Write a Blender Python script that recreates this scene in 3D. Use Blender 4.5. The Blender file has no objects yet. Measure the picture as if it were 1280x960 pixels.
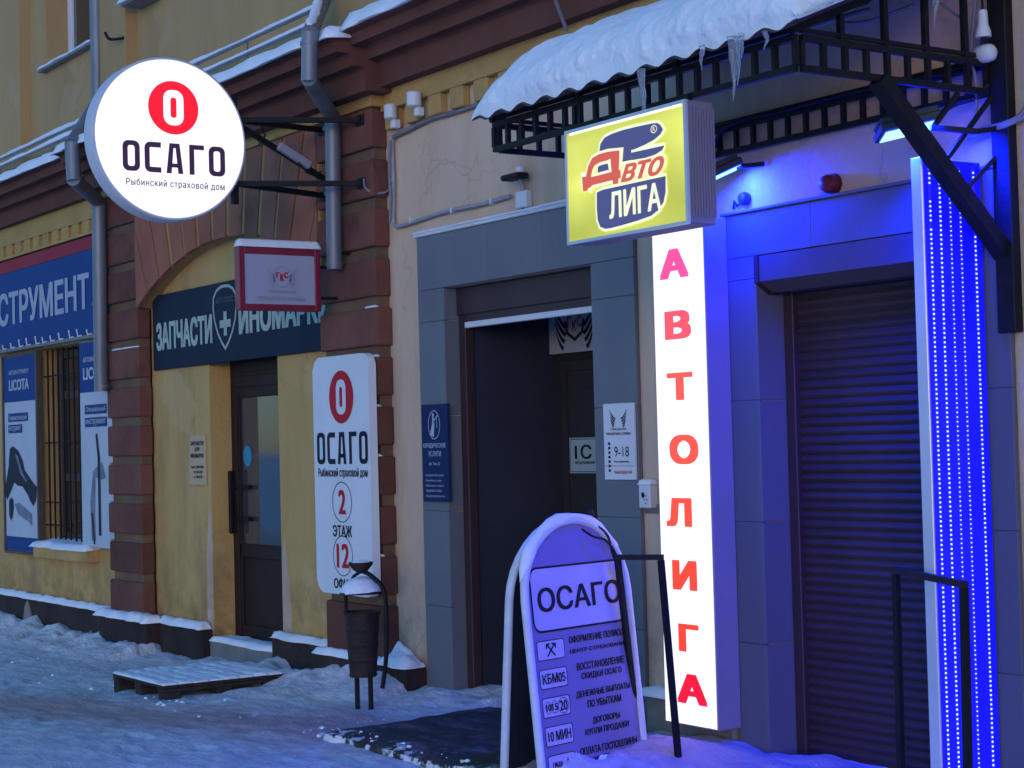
import bpy, bmesh, math, random
from mathutils import Vector, Matrix, noise
from mathutils.geometry import delaunay_2d_cdt
R = math.radians
random.seed(7)
scene = bpy.context.scene
COL = scene.collection

# ---------------------------------------------------------------- camera
cam_d = bpy.data.cameras.new("camera")
cam_d.sensor_width = 36.0
cam_d.lens = 62.713
cam_d.clip_start = 0.05
cam_d.clip_end = 2000
cam = bpy.data.objects.new("camera", cam_d)
COL.objects.link(cam)
_y, _p, _r = R(56.0795), R(1.8304), R(-1.4813)
_f = Vector((-math.sin(_y)*math.cos(_p), math.cos(_y)*math.cos(_p), math.sin(_p)))
_rt = Vector((math.cos(_y), math.sin(_y), 0))
_up = _rt.cross(_f)
_x = math.cos(_r)*_rt + math.sin(_r)*_up
_u = -math.sin(_r)*_rt + math.cos(_r)*_up
cam.matrix_world = Matrix(((_x.x, _u.x, -_f.x, 0), (_x.y, _u.y, -_f.y, -5.9284), (_x.z, _u.z, -_f.z, 1.6), (0, 0, 0, 1)))
scene.camera = cam

# ---------------------------------------------------------------- sky, sun, exposure
SUN_EL, SUN_ROT = R(5.0), R(132.0)
world = bpy.data.worlds.new("World")
scene.world = world
world.use_nodes = True
wn = world.node_tree
bg = wn.nodes["Background"]
sky = wn.nodes.new("ShaderNodeTexSky")
sky.sky_type = 'NISHITA'
sky.sun_disc = False
sky.sun_elevation = SUN_EL
sky.sun_rotation = SUN_ROT
sky.altitude = 100
sky.air_density = 1.0
sky.dust_density = 0.3
sky.ozone_density = 5.0
wn.links.new(sky.outputs[0], bg.inputs[0])
bg.inputs[1].default_value = 0.12
sun_d = bpy.data.lights.new("sun", 'SUN')
sun_d.energy = 0.11
sun_d.angle = R(20)
sun_d.color = (1.0, 0.52, 0.34)
sun = bpy.data.objects.new("sun", sun_d)
COL.objects.link(sun)
_sd = Vector((math.sin(SUN_ROT)*math.cos(SUN_EL), math.cos(SUN_ROT)*math.cos(SUN_EL), math.sin(SUN_EL)))
sun.rotation_euler = _sd.to_track_quat('Z', 'Y').to_euler()
sun.location = (0, 20, 30)
scene.view_settings.view_transform = 'Standard'
scene.view_settings.look = 'None'
EXPOSURE = 2.05
scene.view_settings.exposure = EXPOSURE
EX = 2.0**-EXPOSURE      # lit signs are given as the brightness they show at this exposure
scene.view_settings.gamma = 1.0
scene.cycles.use_denoising = True
scene.cycles.max_bounces = 6
scene.cycles.sample_clamp_indirect = 4.0

# ---------------------------------------------------------------- materials
def mat(name, col, rough=0.7, var=0.15, scale=3.0, col2=None, bump=0.0, bscale=40.0, metal=0.0, fine=0.0,
        streak=False, spec=0.5, dark=None, dark_amt=0.5, dark_scale=1.2, wear=False, tint=0.05):
    m = bpy.data.materials.new(name)
    m.use_nodes = True
    nt = m.node_tree
    N, L = nt.nodes, nt.links
    bs = N["Principled BSDF"]
    bs.inputs["Roughness"].default_value = rough
    bs.inputs["Metallic"].default_value = metal
    bs.inputs["Specular IOR Level"].default_value = spec
    tc = N.new("ShaderNodeNewGeometry")
    mp = N.new("ShaderNodeMapping")
    L.new(tc.outputs["Position"], mp.inputs[0])
    if streak:
        mp.inputs["Scale"].default_value = (1, 1, 0.18)
    nz = N.new("ShaderNodeTexNoise")
    nz.inputs["Scale"].default_value = scale
    nz.inputs["Detail"].default_value = 7
    nz.inputs["Roughness"].default_value = 0.62
    L.new(mp.outputs[0], nz.inputs["Vector"])
    cr = N.new("ShaderNodeValToRGB")
    cr.color_ramp.elements[0].position = 0.3
    cr.color_ramp.elements[1].position = 0.72
    c2 = col2 or tuple(min(1, c*(1+var)) for c in col)
    c1 = tuple(c*(1-var) for c in col) if not col2 else col
    cr.color_ramp.elements[0].color = (*c1, 1)
    cr.color_ramp.elements[1].color = (*c2, 1)
    L.new(nz.outputs[0], cr.inputs[0])
    out = cr.outputs[0]
    if dark:
        nd = N.new("ShaderNodeTexNoise")
        nd.inputs["Scale"].default_value = dark_scale
        nd.inputs["Detail"].default_value = 9
        nd.inputs["Roughness"].default_value = 0.7
        L.new(mp.outputs[0], nd.inputs["Vector"])
        rd = N.new("ShaderNodeValToRGB")
        rd.color_ramp.elements[0].position = 0.52
        rd.color_ramp.elements[1].position = 0.70
        rd.color_ramp.elements[0].color = (0, 0, 0, 1)
        rd.color_ramp.elements[1].color = (dark_amt,)*3 + (1,)
        L.new(nd.outputs[0], rd.inputs[0])
        mx = N.new("ShaderNodeMixRGB")
        mx.inputs[2].default_value = (*dark, 1)
        L.new(rd.outputs[0], mx.inputs[0])
        L.new(out, mx.inputs[1])
        out = mx.outputs[0]
    if wear:
        def mixin(fac, c):
            nonlocal out
            m_ = N.new("ShaderNodeMixRGB")
            m_.inputs[2].default_value = (*c, 1)
            L.new(fac, m_.inputs[0])
            L.new(out, m_.inputs[1])
            out = m_.outputs[0]
        def ramp(src, p0, p1, top):
            r_ = N.new("ShaderNodeValToRGB")
            r_.color_ramp.elements[0].position = p0
            r_.color_ramp.elements[1].position = p1
            r_.color_ramp.elements[1].color = (top, top, top, 1)
            r_.color_ramp.elements[0].color = (0, 0, 0, 1)
            L.new(src, r_.inputs[0])
            return r_.outputs[0]
        # repaired patches of slightly different paint
        np_ = N.new("ShaderNodeTexNoise")
        np_.inputs["Scale"].default_value = 0.9
        np_.inputs["Detail"].default_value = 3
        L.new(tc.outputs["Position"], np_.inputs["Vector"])
        mixin(ramp(np_.outputs[0], .60, .615, .5), tuple(c_*.8+.07 for c_ in c2))
        # hairline cracks
        vo = N.new("ShaderNodeTexVoronoi")
        vo.feature = 'DISTANCE_TO_EDGE'
        vo.inputs["Scale"].default_value = 1.1
        nw = N.new("ShaderNodeTexNoise")
        nw.inputs["Scale"].default_value = 2.5
        nw.inputs["Detail"].default_value = 6
        L.new(tc.outputs["Position"], nw.inputs["Vector"])
        mxv = N.new("ShaderNodeMixRGB")
        mxv.inputs[0].default_value = 0.45
        L.new(tc.outputs["Position"], mxv.inputs[1])
        L.new(nw.outputs[1], mxv.inputs[2])
        L.new(mxv.outputs[0], vo.inputs["Vector"])
        cr_ = ramp(vo.outputs[0], .0, .006, 1.0)
        inv = N.new("ShaderNodeMath")
        inv.operation = 'SUBTRACT'
        inv.inputs[0].default_value = 1.0
        L.new(cr_, inv.inputs[1])
        mk = N.new("ShaderNodeMath")
        mk.operation = 'MULTIPLY'
        L.new(inv.outputs[0], mk.inputs[0])
        L.new(ramp(np_.outputs[0], .48, .60, .35), mk.inputs[1])
        mixin(mk.outputs[0], tuple(c_*.35 for c_ in c1))
        # fine dirt specks and splash marks near the pavement
        sz = N.new("ShaderNodeSeparateXYZ")
        L.new(tc.outputs["Position"], sz.inputs[0])
        hz_ = N.new("ShaderNodeMapRange")
        hz_.inputs[1].default_value = 1.0
        hz_.inputs[2].default_value = 0.1
        L.new(sz.outputs[2], hz_.inputs[0])
        ns_ = N.new("ShaderNodeTexNoise")
        ns_.inputs["Scale"].default_value = 5
        ns_.inputs["Detail"].default_value = 8
        ns_.inputs["Roughness"].default_value = .7
        L.new(tc.outputs["Position"], ns_.inputs["Vector"])
        mu = N.new("ShaderNodeMath")
        mu.operation = 'MULTIPLY'
        L.new(hz_.outputs[0], mu.inputs[0])
        L.new(ramp(ns_.outputs[0], .38, .62, .8), mu.inputs[1])
        mixin(mu.outputs[0], tuple(c_*.45 for c_ in c1))
    oi = N.new("ShaderNodeObjectInfo")
    mr = N.new("ShaderNodeMapRange")
    mr.inputs[3].default_value = 1-tint
    mr.inputs[4].default_value = 1+tint
    L.new(oi.outputs["Random"], mr.inputs[0])
    hs = N.new("ShaderNodeHueSaturation")
    L.new(mr.outputs[0], hs.inputs["Value"])
    L.new(out, hs.inputs["Color"])
    L.new(hs.outputs[0], bs.inputs["Base Color"])
    if bump > 0:
        nb = N.new("ShaderNodeTexNoise")
        nb.inputs["Scale"].default_value = bscale
        nb.inputs["Detail"].default_value = 5
        L.new(tc.outputs["Position"], nb.inputs["Vector"])
        bp = N.new("ShaderNodeBump")
        bp.inputs["Strength"].default_value = bump
        bp.inputs["Distance"].default_value = 0.02
        L.new(nb.outputs[0], bp.inputs["Height"])
        L.new(bp.outputs[0], bs.inputs["Normal"])
    return m

def glow(name, col, strength, base=(0.6, 0.6, 0.6)):
    m = bpy.data.materials.new(name)
    m.use_nodes = True
    bs = m.node_tree.nodes["Principled BSDF"]
    bs.inputs["Base Color"].default_value = (*base, 1)
    bs.inputs["Roughness"].default_value = 0.4
    bs.inputs["Emission Color"].default_value = (*col, 1)
    bs.inputs["Emission Strength"].default_value = strength*EX
    return m

def snow_mat(name, col=(0.90, 0.92, 0.95), bump=0.5, bscale=18.0):
    m = mat(name, tuple(c*0.93 for c in col), 0.75, col2=col, scale=5.0, bump=bump, bscale=bscale, spec=0.3)
    bs = m.node_tree.nodes["Principled BSDF"]
    bs.inputs["Subsurface Weight"].default_value = 0.0
    return m

M = {}
M['beige'] = mat('beige_plaster', (0.58, 0.405, 0.275), 0.9, col2=(0.74, 0.54, 0.38), scale=1.3, bump=0.4, bscale=26, streak=True, dark=(0.38, 0.25, 0.16), dark_amt=0.6, dark_scale=1.1, wear=True)
M['yellow'] = mat('yellow_plaster', (0.50, 0.30, 0.098), 0.9, col2=(0.68, 0.43, 0.155), scale=1.4, bump=0.4, bscale=30, streak=True, dark=(0.30, 0.18, 0.08), dark_amt=0.75, dark_scale=1.3, wear=True)
M['upper'] = mat('upper_wall_plaster', (0.40, 0.255, 0.105), 0.9, col2=(0.50, 0.33, 0.14), scale=1.0, bump=0.2, bscale=30, streak=True, dark=(0.28, 0.175, 0.085), dark_amt=0.55, dark_scale=0.8, wear=True)
M['archjoint'] = mat('arch_joint_plaster', (0.40, 0.235, 0.075), 0.9, col2=(0.52, 0.32, 0.11), scale=4, bump=0.3, bscale=30, dark=(0.2, 0.11, 0.06), dark_amt=.6, dark_scale=3)
M['frieze'] = mat('ochre_frieze_plaster', (0.40, 0.245, 0.075), 0.9, col2=(0.54, 0.345, 0.115), scale=2.2, bump=0.3, bscale=30, dark=(0.20, 0.12, 0.06), dark_amt=0.65)
M['ochre'] = mat('ochre_joint_plaster', (0.125, 0.072, 0.045), 0.9, col2=(0.20, 0.12, 0.062), scale=3, bump=0.4, bscale=30)
M['brown'] = mat('brown_paint', (0.125, 0.048, 0.036), 0.88, col2=(0.20, 0.078, 0.056), scale=2.2, bump=0.4, bscale=35, dark=(0.05, 0.026, 0.024), dark_amt=0.7, dark_scale=2.0, spec=.25, tint=.22)
M['archbrown'] = mat('brown_arch_paint', (0.30, 0.105, 0.065), 0.88, col2=(0.42, 0.155, 0.095), scale=2.2, bump=0.45, bscale=35, dark=(0.14, 0.055, 0.042), dark_amt=0.65, dark_scale=1.6, spec=.25, tint=.09)
M['cornice'] = mat('brown_cornice_paint', (0.105, 0.042, 0.031), 0.88, col2=(0.17, 0.068, 0.05), scale=1.6, bump=0.25, bscale=30, dark=(0.06, 0.03, 0.027), dark_amt=0.5, dark_scale=1.5, spec=.25)
M['plinth'] = mat('dark_plinth_paint', (0.024, 0.019, 0.018), 0.85, col2=(0.06, 0.042, 0.038), scale=2.5, bump=0.6, bscale=25, dark=(0.13, 0.06, 0.045), dark_amt=0.5, dark_scale=1.6, spec=.2)
M['concrete'] = mat('concrete', (0.16, 0.145, 0.13), 0.9, col2=(0.27, 0.25, 0.23), scale=5, bump=0.5, bscale=40)
M['barestone'] = mat('bare_stone', (0.2, 0.17, 0.15), 0.9, col2=(0.3, 0.26, 0.23), scale=12, bump=0.5, bscale=40)
M['tile'] = mat('grey_facade_tile', (0.12, 0.13, 0.155), 0.5, col2=(0.165, 0.175, 0.205), scale=1.2, bump=0.03, bscale=60, streak=True, spec=0.35)
M['tile2'] = mat('grey_facade_tile_darkened', (0.105, 0.105, 0.13), 0.45, col2=(0.14, 0.14, 0.17), scale=1.2, bump=0.03, bscale=60, streak=True, spec=0.35)  # same tile, colour darkened for canopy shade so the blue light dominates
M['grout'] = mat('dark_joint', (0.085, 0.085, 0.095), 0.9)
M['whitecap'] = mat('white_ledge', (0.65, 0.66, 0.68), 0.7, bump=0.2)
M['shutter'] = mat('brown_shutter_metal', (0.050, 0.027, 0.032), 0.5, var=0.18, scale=3, spec=0.3, streak=True, tint=.10)
M['shutterbox'] = mat('brown_box_metal', (0.10, 0.075, 0.07), 0.5, var=0.12, scale=4, spec=.3)
M['steel'] = mat('black_painted_steel', (0.010, 0.009, 0.010), 0.6, var=0.4, scale=20, bump=0.15, bscale=80, spec=.25)
M['pipe'] = mat('grey_galvanised_pipe', (0.14, 0.155, 0.18), 0.45, col2=(0.23, 0.25, 0.28), scale=6, metal=0.25, streak=True, dark=(0.07, 0.075, 0.085), dark_amt=0.7, dark_scale=5)
M['white'] = mat('white_plastic', (0.68, 0.68, 0.7), 0.45, var=0.06, scale=4)
M['signwhite'] = mat('white_sign_panel', (0.74, 0.75, 0.78), 0.65, var=0.04, scale=3, spec=0.15)
M['lilac'] = mat('lilac_grey_print', (0.23, 0.19, 0.36), 0.65, var=0.06, scale=3, spec=0.15)
M['boardwhite'] = mat('white_board_print', (0.52, 0.45, 0.66), 0.65, var=0.05, scale=3, spec=0.15)
M['grey'] = mat('grey_plastic', (0.3, 0.31, 0.33), 0.5, var=0.1)
M['cable'] = mat('grey_cable', (0.2, 0.2, 0.22), 0.6, var=0.15, scale=20)
M['ink'] = mat('black_print', (0.018, 0.016, 0.022), 0.65, var=0.1, spec=0.15)
M['navyink'] = mat('navy_print', (0.015, 0.02, 0.04), 0.65, var=0.1, spec=0.15)
M['redink'] = mat('red_print', (0.55, 0.018, 0.03), 0.65, var=0.08, spec=0.15)
M['redframe'] = mat('dark_red_frame', (0.22, 0.012, 0.035), 0.4, var=0.15, scale=8)
M['blue'] = mat('blue_sign_print', (0.018, 0.058, 0.22), 0.65, var=0.1, scale=2, spec=0.15)
M['bannerred'] = mat('red_sign_stripe', (0.33, 0.03, 0.05), 0.65, var=0.1, scale=2, spec=0.15)
M['paleblue'] = mat('pale_blue_letter', (0.42, 0.47, 0.56), 0.65, var=0.08, spec=0.15)
M['posterwhite'] = mat('pale_poster_print', (0.5, 0.54, 0.6), 0.65, var=0.06, spec=0.15)
M['darkblue'] = mat('dark_navy_panel', (0.016, 0.024, 0.042), 0.65, var=0.2, scale=2, spec=0.15)
M['mint'] = mat('pale_mint_letter', (0.43, 0.50, 0.42), 0.65, var=0.12, scale=6, spec=0.15)
M['mintdim'] = mat('dim_mint_letter', (0.12, 0.14, 0.13), 0.65, var=0.1, spec=0.15)
M['plaqueblue'] = mat('navy_plaque', (0.012, 0.028, 0.10), 0.65, var=0.1, spec=0.15)
M['doorbrown'] = mat('dark_brown_door_paint', (0.030, 0.016, 0.014), 0.6, var=0.25, scale=5, spec=.2)
M['creampaper'] = mat('cream_plate', (0.58, 0.42, 0.24), 0.6, var=0.1)
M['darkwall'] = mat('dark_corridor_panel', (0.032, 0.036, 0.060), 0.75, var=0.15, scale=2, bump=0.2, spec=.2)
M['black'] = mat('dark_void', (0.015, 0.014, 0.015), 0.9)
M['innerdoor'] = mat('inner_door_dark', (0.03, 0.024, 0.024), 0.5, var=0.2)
M['wood'] = mat('weathered_wood', (0.025, 0.02, 0.018), 0.85, col2=(0.06, 0.046, 0.038), scale=9, bump=0.4, bscale=50, spec=.2)
M['mat'] = mat('wet_dark_asphalt', (0.028, 0.026, 0.027), 0.6, col2=(0.06, 0.055, 0.055), scale=9, bump=0.7, bscale=70)
M['binmetal'] = mat('dark_bin_metal', (0.018, 0.014, 0.014), 0.65, col2=(0.045, 0.03, 0.026), scale=14, bump=0.25, spec=.25)
M['roofsheet'] = mat('brown_roof_sheet', (0.07, 0.04, 0.036), 0.5, var=0.2, scale=8)
M['boxside'] = mat('lightbox_side_metal', (0.22, 0.185, 0.235), 0.6, var=0.06, scale=5, metal=0.0)
M['rimwhite'] = mat('lightbox_rim', (0.58, 0.60, 0.66), 0.5, var=0.05)
M['alu'] = mat('aluminium_edge', (0.65, 0.64, 0.68), 0.35, var=0.08, metal=0.3)
M['floodbody'] = mat('floodlight_housing', (0.03, 0.03, 0.036), 0.5, var=0.15)
M['siren'] = mat('dark_red_siren', (0.16, 0.015, 0.015), 0.35, var=0.1)
M['snow'] = snow_mat('snow', bump=0.45, bscale=22)
M['snowlump'] = snow_mat('lumpy_snow', bump=0.45, bscale=34)
M['sticker'] = mat('cyan_sticker', (0.02, 0.28, 0.45), 0.4, var=0.05)
M['photo'] = mat('dark_tool_print', (0.03, 0.032, 0.045), 0.65, var=0.3, scale=15, spec=0.15)
M['photogrey'] = mat('grey_tool_print', (0.2, 0.22, 0.27), 0.65, var=0.3, scale=12, spec=0.15)
M['pvc'] = mat('white_pvc_frame', (0.72, 0.74, 0.78), 0.4, var=0.04)
M['oldwood'] = mat('old_brown_window_frame', (0.09, 0.06, 0.05), 0.6, var=0.25, scale=10)
M['posterdim'] = mat('dim_white_panel', (0.42, 0.42, 0.45), 0.5, var=0.05)
M['greenposter'] = mat('pale_green_poster', (0.34, 0.42, 0.40), 0.5, var=0.05)

def glass_mat(name, tint=(0.02, 0.025, 0.03), rough=0.04):
    m = bpy.data.materials.new(name)
    m.use_nodes = True
    N, L = m.node_tree.nodes, m.node_tree.links
    bs = N["Principled BSDF"]
    bs.inputs["Base Color"].default_value = (*tint, 1)
    bs.inputs["Roughness"].default_value = rough
    bs.inputs["Specular IOR Level"].default_value = 0.8
    bs.inputs["Coat Weight"].default_value = 0.3
    nz = N.new("ShaderNodeTexNoise")
    nz.inputs["Scale"].default_value = 1.6
    bp = N.new("ShaderNodeBump")
    bp.inputs["Strength"].default_value = 0.03
    tc = N.new("ShaderNodeTexCoord")
    L.new(tc.outputs["Object"], nz.inputs["Vector"])
    L.new(nz.outputs[0], bp.inputs["Height"])
    L.new(bp.outputs[0], bs.inputs["Normal"])
    return m
M['glass'] = glass_mat('window_glass')
M['doorglass'] = glass_mat('door_glass', (0.05, 0.055, 0.065), 0.06)

def ice_mat():
    m = bpy.data.materials.new('ice')
    m.use_nodes = True
    bs = m.node_tree.nodes["Principled BSDF"]
    bs.inputs["Base Color"].default_value = (0.85, 0.9, 1, 1)
    bs.inputs["Roughness"].default_value = 0.12
    bs.inputs["IOR"].default_value = 1.31
    bs.inputs["Transmission Weight"].default_value = 0.85
    return m
M['ice'] = ice_mat()

# ---------------------------------------------------------------- builders
class MB:
    def __init__(self):
        self.bm = bmesh.new()
        self.mi = 0
    def face(self, pts):
        vs = [self.bm.verts.new(p) for p in pts]
        try:
            f = self.bm.faces.new(vs)
            f.material_index = self.mi
            return f
        except ValueError:
            return None
    def box(self, x0, x1, y0, y1, z0, z1, bev=0.0, seg=1):
        r = bmesh.ops.create_cube(self.bm, size=1.0)
        vs = r['verts']
        for v in vs:
            v.co = Vector(((x0+x1)/2 + v.co.x*(x1-x0), (y0+y1)/2 + v.co.y*(y1-y0), (z0+z1)/2 + v.co.z*(z1-z0)))
        fs = set(f for v in vs for f in v.link_faces)
        for f in fs:
            f.material_index = self.mi
        if bev > 0:
            es = list(set(e for v in vs for e in v.link_edges))
            r2 = bmesh.ops.bevel(self.bm, geom=es, offset=bev, segments=seg, affect='EDGES', profile=0.5)
            for f in r2['faces']:
                f.material_index = self.mi
        return self
    def prism(self, pts, d, cap=True):
        """pts: list of 3-D points of a planar polygon; d: extrusion vector"""
        d = Vector(d)
        a = [self.bm.verts.new(Vector(p)) for p in pts]
        b = [self.bm.verts.new(Vector(p)+d) for p in pts]
        n = len(a)
        fs = []
        for i in range(n):
            fs.append(self.bm.faces.new((a[i], a[(i+1) % n], b[(i+1) % n], b[i])))
        if cap:
            fs.append(self.bm.faces.new(a[::-1]))
            fs.append(self.bm.faces.new(b))
        for f in fs:
            f.material_index = self.mi
        return self
    def tube(self, pts, r, n=8, caps=True, radii=None):
        pts = [Vector(p) for p in pts]
        rings = []
        prev = None
        for i, p in enumerate(pts):
            if i == 0:
                t = (pts[1]-p)
            elif i == len(pts)-1:
                t = (p-pts[i-1])
            else:
                t = (pts[i+1]-p).normalized() + (p-pts[i-1]).normalized()
            t.normalize()
            if prev is None:
                a = t.orthogonal().normalized()
            else:
                a = (prev - t*prev.dot(t)).normalized()
            prev = a
            b = t.cross(a)
            rr = radii[i] if radii else r
            rings.append([self.bm.verts.new(p + (a*math.cos(2*math.pi*k/n) + b*math.sin(2*math.pi*k/n))*rr) for k in range(n)])
        for i in range(len(rings)-1):
            for k in range(n):
                f = self.bm.faces.new((rings[i][k], rings[i][(k+1) % n], rings[i+1][(k+1) % n], rings[i+1][k]))
                f.material_index = self.mi
        if caps:
            for rg in (rings[0][::-1], rings[-1]):
                f = self.bm.faces.new(rg)
                f.material_index = self.mi
        return self
    def bar(self, p0, p1, w, h=None, up=(0, 0, 1)):
        """rectangular bar between two points"""
        h = h or w
        p0, p1 = Vector(p0), Vector(p1)
        t = (p1-p0).normalized()
        u = Vector(up)
        if abs(t.dot(u)) > 0.95:
            u = Vector((1, 0, 0))
        s = t.cross(u).normalized()
        u = s.cross(t).normalized()
        q = [p0 + s*w/2*a + u*h/2*b for a, b in ((-1, -1), (1, -1), (1, 1), (-1, 1))]
        return self.prism(q, p1-p0)
    def lathe(self, prof, c, n=24, axis='Z'):
        """prof: (radius, height) list revolved about the vertical through c"""
        c = Vector(c)
        rings = []
        for r, h in prof:
            ring = []
            for k in range(n):
                a = 2*math.pi*k/n
                if axis == 'Z':
                    v = Vector((r*math.cos(a), r*math.sin(a), h))
                elif axis == 'X':
                    v = Vector((h, r*math.cos(a), r*math.sin(a)))
                else:
                    v = Vector((r*math.cos(a), h, r*math.sin(a)))
                ring.append(self.bm.verts.new(c+v))
            rings.append(ring)
        for i in range(len(rings)-1):
            for k in range(n):
                f = self.bm.faces.new((rings[i][k], rings[i][(k+1) % n], rings[i+1][(k+1) % n], rings[i+1][k]))
                f.material_index = self.mi
        for rg in (rings[0][::-1], rings[-1]):
            f = self.bm.faces.new(rg)
            f.material_index = self.mi
        return self
    def mesh(self, name, mats, smooth=None):
        bmesh.ops.recalc_face_normals(self.bm, faces=self.bm.faces[:])
        me = bpy.data.meshes.new(name)
        self.bm.to_mesh(me)
        self.bm.free()
        for m in (mats if isinstance(mats, (list, tuple)) else [mats]):
            me.materials.append(m)
        if smooth is not None:
            me.shade_smooth()
            me.set_sharp_from_angle(angle=R(smooth))
        return me
    def build(self, name, mats, parent=None, smooth=None, label=None, loc=None):
        return link(name, self.mesh(name, mats, smooth), parent, label, loc)

def link(name, me, parent=None, label=None, loc=None):
    o = bpy.data.objects.new(name, me)
    COL.objects.link(o)
    if parent is not None:
        o.parent = parent
        base = Vector((0, 0, 0)) if parent.type != 'EMPTY' else -Vector(parent.location)
        o.location = base + Vector(loc or (0, 0, 0))
    elif loc:
        o.location = loc
    if label:
        o['label'] = label
    return o

def thing(name, label, cat, loc=(0, 0, 0), group=None):
    o = bpy.data.objects.new(name, None)
    COL.objects.link(o)
    o.empty_display_size = 0.2
    o.location = loc
    o['label'] = label
    o['category'] = cat
    if group:
        o['group'] = group
    return o

def tag(o, label, cat, group=None, kind=None):
    o['label'] = label
    if cat:
        o['category'] = cat
    if group:
        o['group'] = group
    if kind:
        o['kind'] = kind
    return o

# -- lettering: flat print laid 2 mm proud of its panel
def text_polys(s, shear=0.0, spacing=1.0):
    """points and triangles of a word: every outline of a letter filled on its own, counters left open"""
    cu = bpy.data.curves.new("lettering", 'FONT')
    cu.body = s
    cu.size = 1.0
    cu.space_character = spacing
    ob = bpy.data.objects.new("lettering", cu)
    COL.objects.link(ob)
    dg = bpy.context.evaluated_depsgraph_get()
    dg.update()
    tmp = ob.to_curve(dg)
    loops = []
    for sp in tmp.splines:
        bp = sp.bezier_points
        pts = []
        n = len(bp)
        for i in range(n):
            p0, p1 = bp[i], bp[(i+1) % n]
            straight = (p0.handle_right-p0.co).length < 1e-5 and (p1.handle_left-p1.co).length < 1e-5
            e0, e1 = (p0.handle_right-p0.co), (p1.co-p0.co)
            if not straight and e1.length > 0 and abs(e0.cross(e1).length) < 1e-6 and abs((p1.handle_left-p1.co).cross(e1).length) < 1e-6:
                straight = True
            m = 1 if straight else 5
            for k in range(m):
                t = k/m
                q = p0.co*(1-t)**3+p0.handle_right*3*t*(1-t)**2+p1.handle_left*3*t*t*(1-t)+p1.co*t**3
                pts.append((q.x+shear*q.y, q.y))
        if len(pts) > 2:
            loops.append(pts)
    ob.to_curve_clear()
    COL.objects.unlink(ob)
    bpy.data.objects.remove(ob)
    bpy.data.curves.remove(cu)
    # loops whose boxes meet belong to one letter; a point is ink where its winding number is not zero
    boxes = [(min(p[0] for p in q), max(p[0] for p in q)) for q in loops]
    groups = []
    for k in sorted(range(len(loops)), key=lambda k: boxes[k][0]):
        if groups and boxes[k][0] < groups[-1][1]-1e-4:
            groups[-1][0].append(k)
            groups[-1][1] = max(groups[-1][1], boxes[k][1])
        else:
            groups.append([[k], boxes[k][1]])
    V, F = [], []
    for ks, _ in groups:
        vv, ee, segs = [], [], []
        for k in ks:
            q = loops[k]
            o = len(vv)
            vv += [Vector(p) for p in q]
            ee += [(o+i, o+(i+1) % len(q)) for i in range(len(q))]
            segs += [(q[i], q[(i+1) % len(q)]) for i in range(len(q))]
        res = delaunay_2d_cdt(vv, ee, [], 0, 1e-6)
        o = len(V)
        V += [(v.x, v.y) for v in res[0]]
        for t in res[2]:
            cx = sum(res[0][i].x for i in t)/3
            cy = sum(res[0][i].y for i in t)/3
            w = 0
            for (x1, y1), (x2, y2) in segs:
                if (y1 <= cy) != (y2 <= cy) and x1+(cy-y1)/(y2-y1)*(x2-x1) > cx:
                    w += 1 if y2 > y1 else -1
            if w:
                F.append(tuple(o+i for i in t))
    return V, F

class Plane:
    """a panel's own drawing plane: o origin, u to the reader's right, v up, n towards the reader"""
    def __init__(self, o, u, v):
        self.o, self.u, self.v = Vector(o), Vector(u).normalized(), Vector(v).normalized()
        self.n = self.u.cross(self.v)
    def p(self, a, b, d=0.0):
        return self.o + self.u*a + self.v*b + self.n*d

def wall_plane(y):
    return Plane((0, y, 0), (1, 0, 0), (0, 0, 1))
def side_plane(x):
    return Plane((x, 0, 0), (0, 1, 0), (0, 0, 1))

def fit_text(mb, pl, s, a0, a1, b0, b1, bold=0.0, d=0.002, shear=0.0, spacing=1.0):
    """the word s drawn in the rectangle a0..a1, b0..b1 of plane pl; bold thickens the strokes (in em)"""
    V, F = text_polys(s, shear, spacing)
    if not V:
        return
    xs = [v[0] for v in V]
    ys = [v[1] for v in V]
    x0, x1, y0, y1 = min(xs)-bold, max(xs)+bold, min(ys)-bold*.55, max(ys)+bold*.55
    offs = [(0, 0)]
    if bold > 0:
        offs = [(-bold, -bold*.55), (0, -bold*.55), (bold, -bold*.55), (-bold, bold*.55), (0, bold*.55), (bold, bold*.55)]
    for k, (ox, oy) in enumerate(offs):
        vs = [mb.bm.verts.new(pl.p(a0+(v[0]+ox-x0)/(x1-x0)*(a1-a0), b0+(v[1]+oy-y0)/(y1-y0)*(b1-b0), d+k*.0003)) for v in V]
        for f in F:
            try:
                g = mb.bm.faces.new([vs[i] for i in f])
                g.material_index = mb.mi
            except ValueError:
                pass

def flat(mb, pl, pts, d=0.002):
    return mb.face([pl.p(a, b, d) for a, b in pts])

def rrect(a0, a1, b0, b1, r, n=5):
    out = []
    for cx, cy, s in ((a1-r, b1-r, 0), (a0+r, b1-r, 90), (a0+r, b0+r, 180), (a1-r, b0+r, 270)):
        for k in range(n+1):
            t = R(s + 90*k/n)
            out.append((cx+r*math.cos(t), cy+r*math.sin(t)))
    return out

def ellipse(ca, cb, ra, rb, n=40):
    return [(ca+ra*math.cos(2*math.pi*k/n), cb+rb*math.sin(2*math.pi*k/n)) for k in range(n)]

def ring(mb, pl, outer, inner, d=0.002):
    n = len(outer)
    for i in range(n):
        j = (i+1) % n
        mb.face([pl.p(*outer[i], d), pl.p(*outer[j], d), pl.p(*inner[j], d), pl.p(*inner[i], d)])

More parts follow.
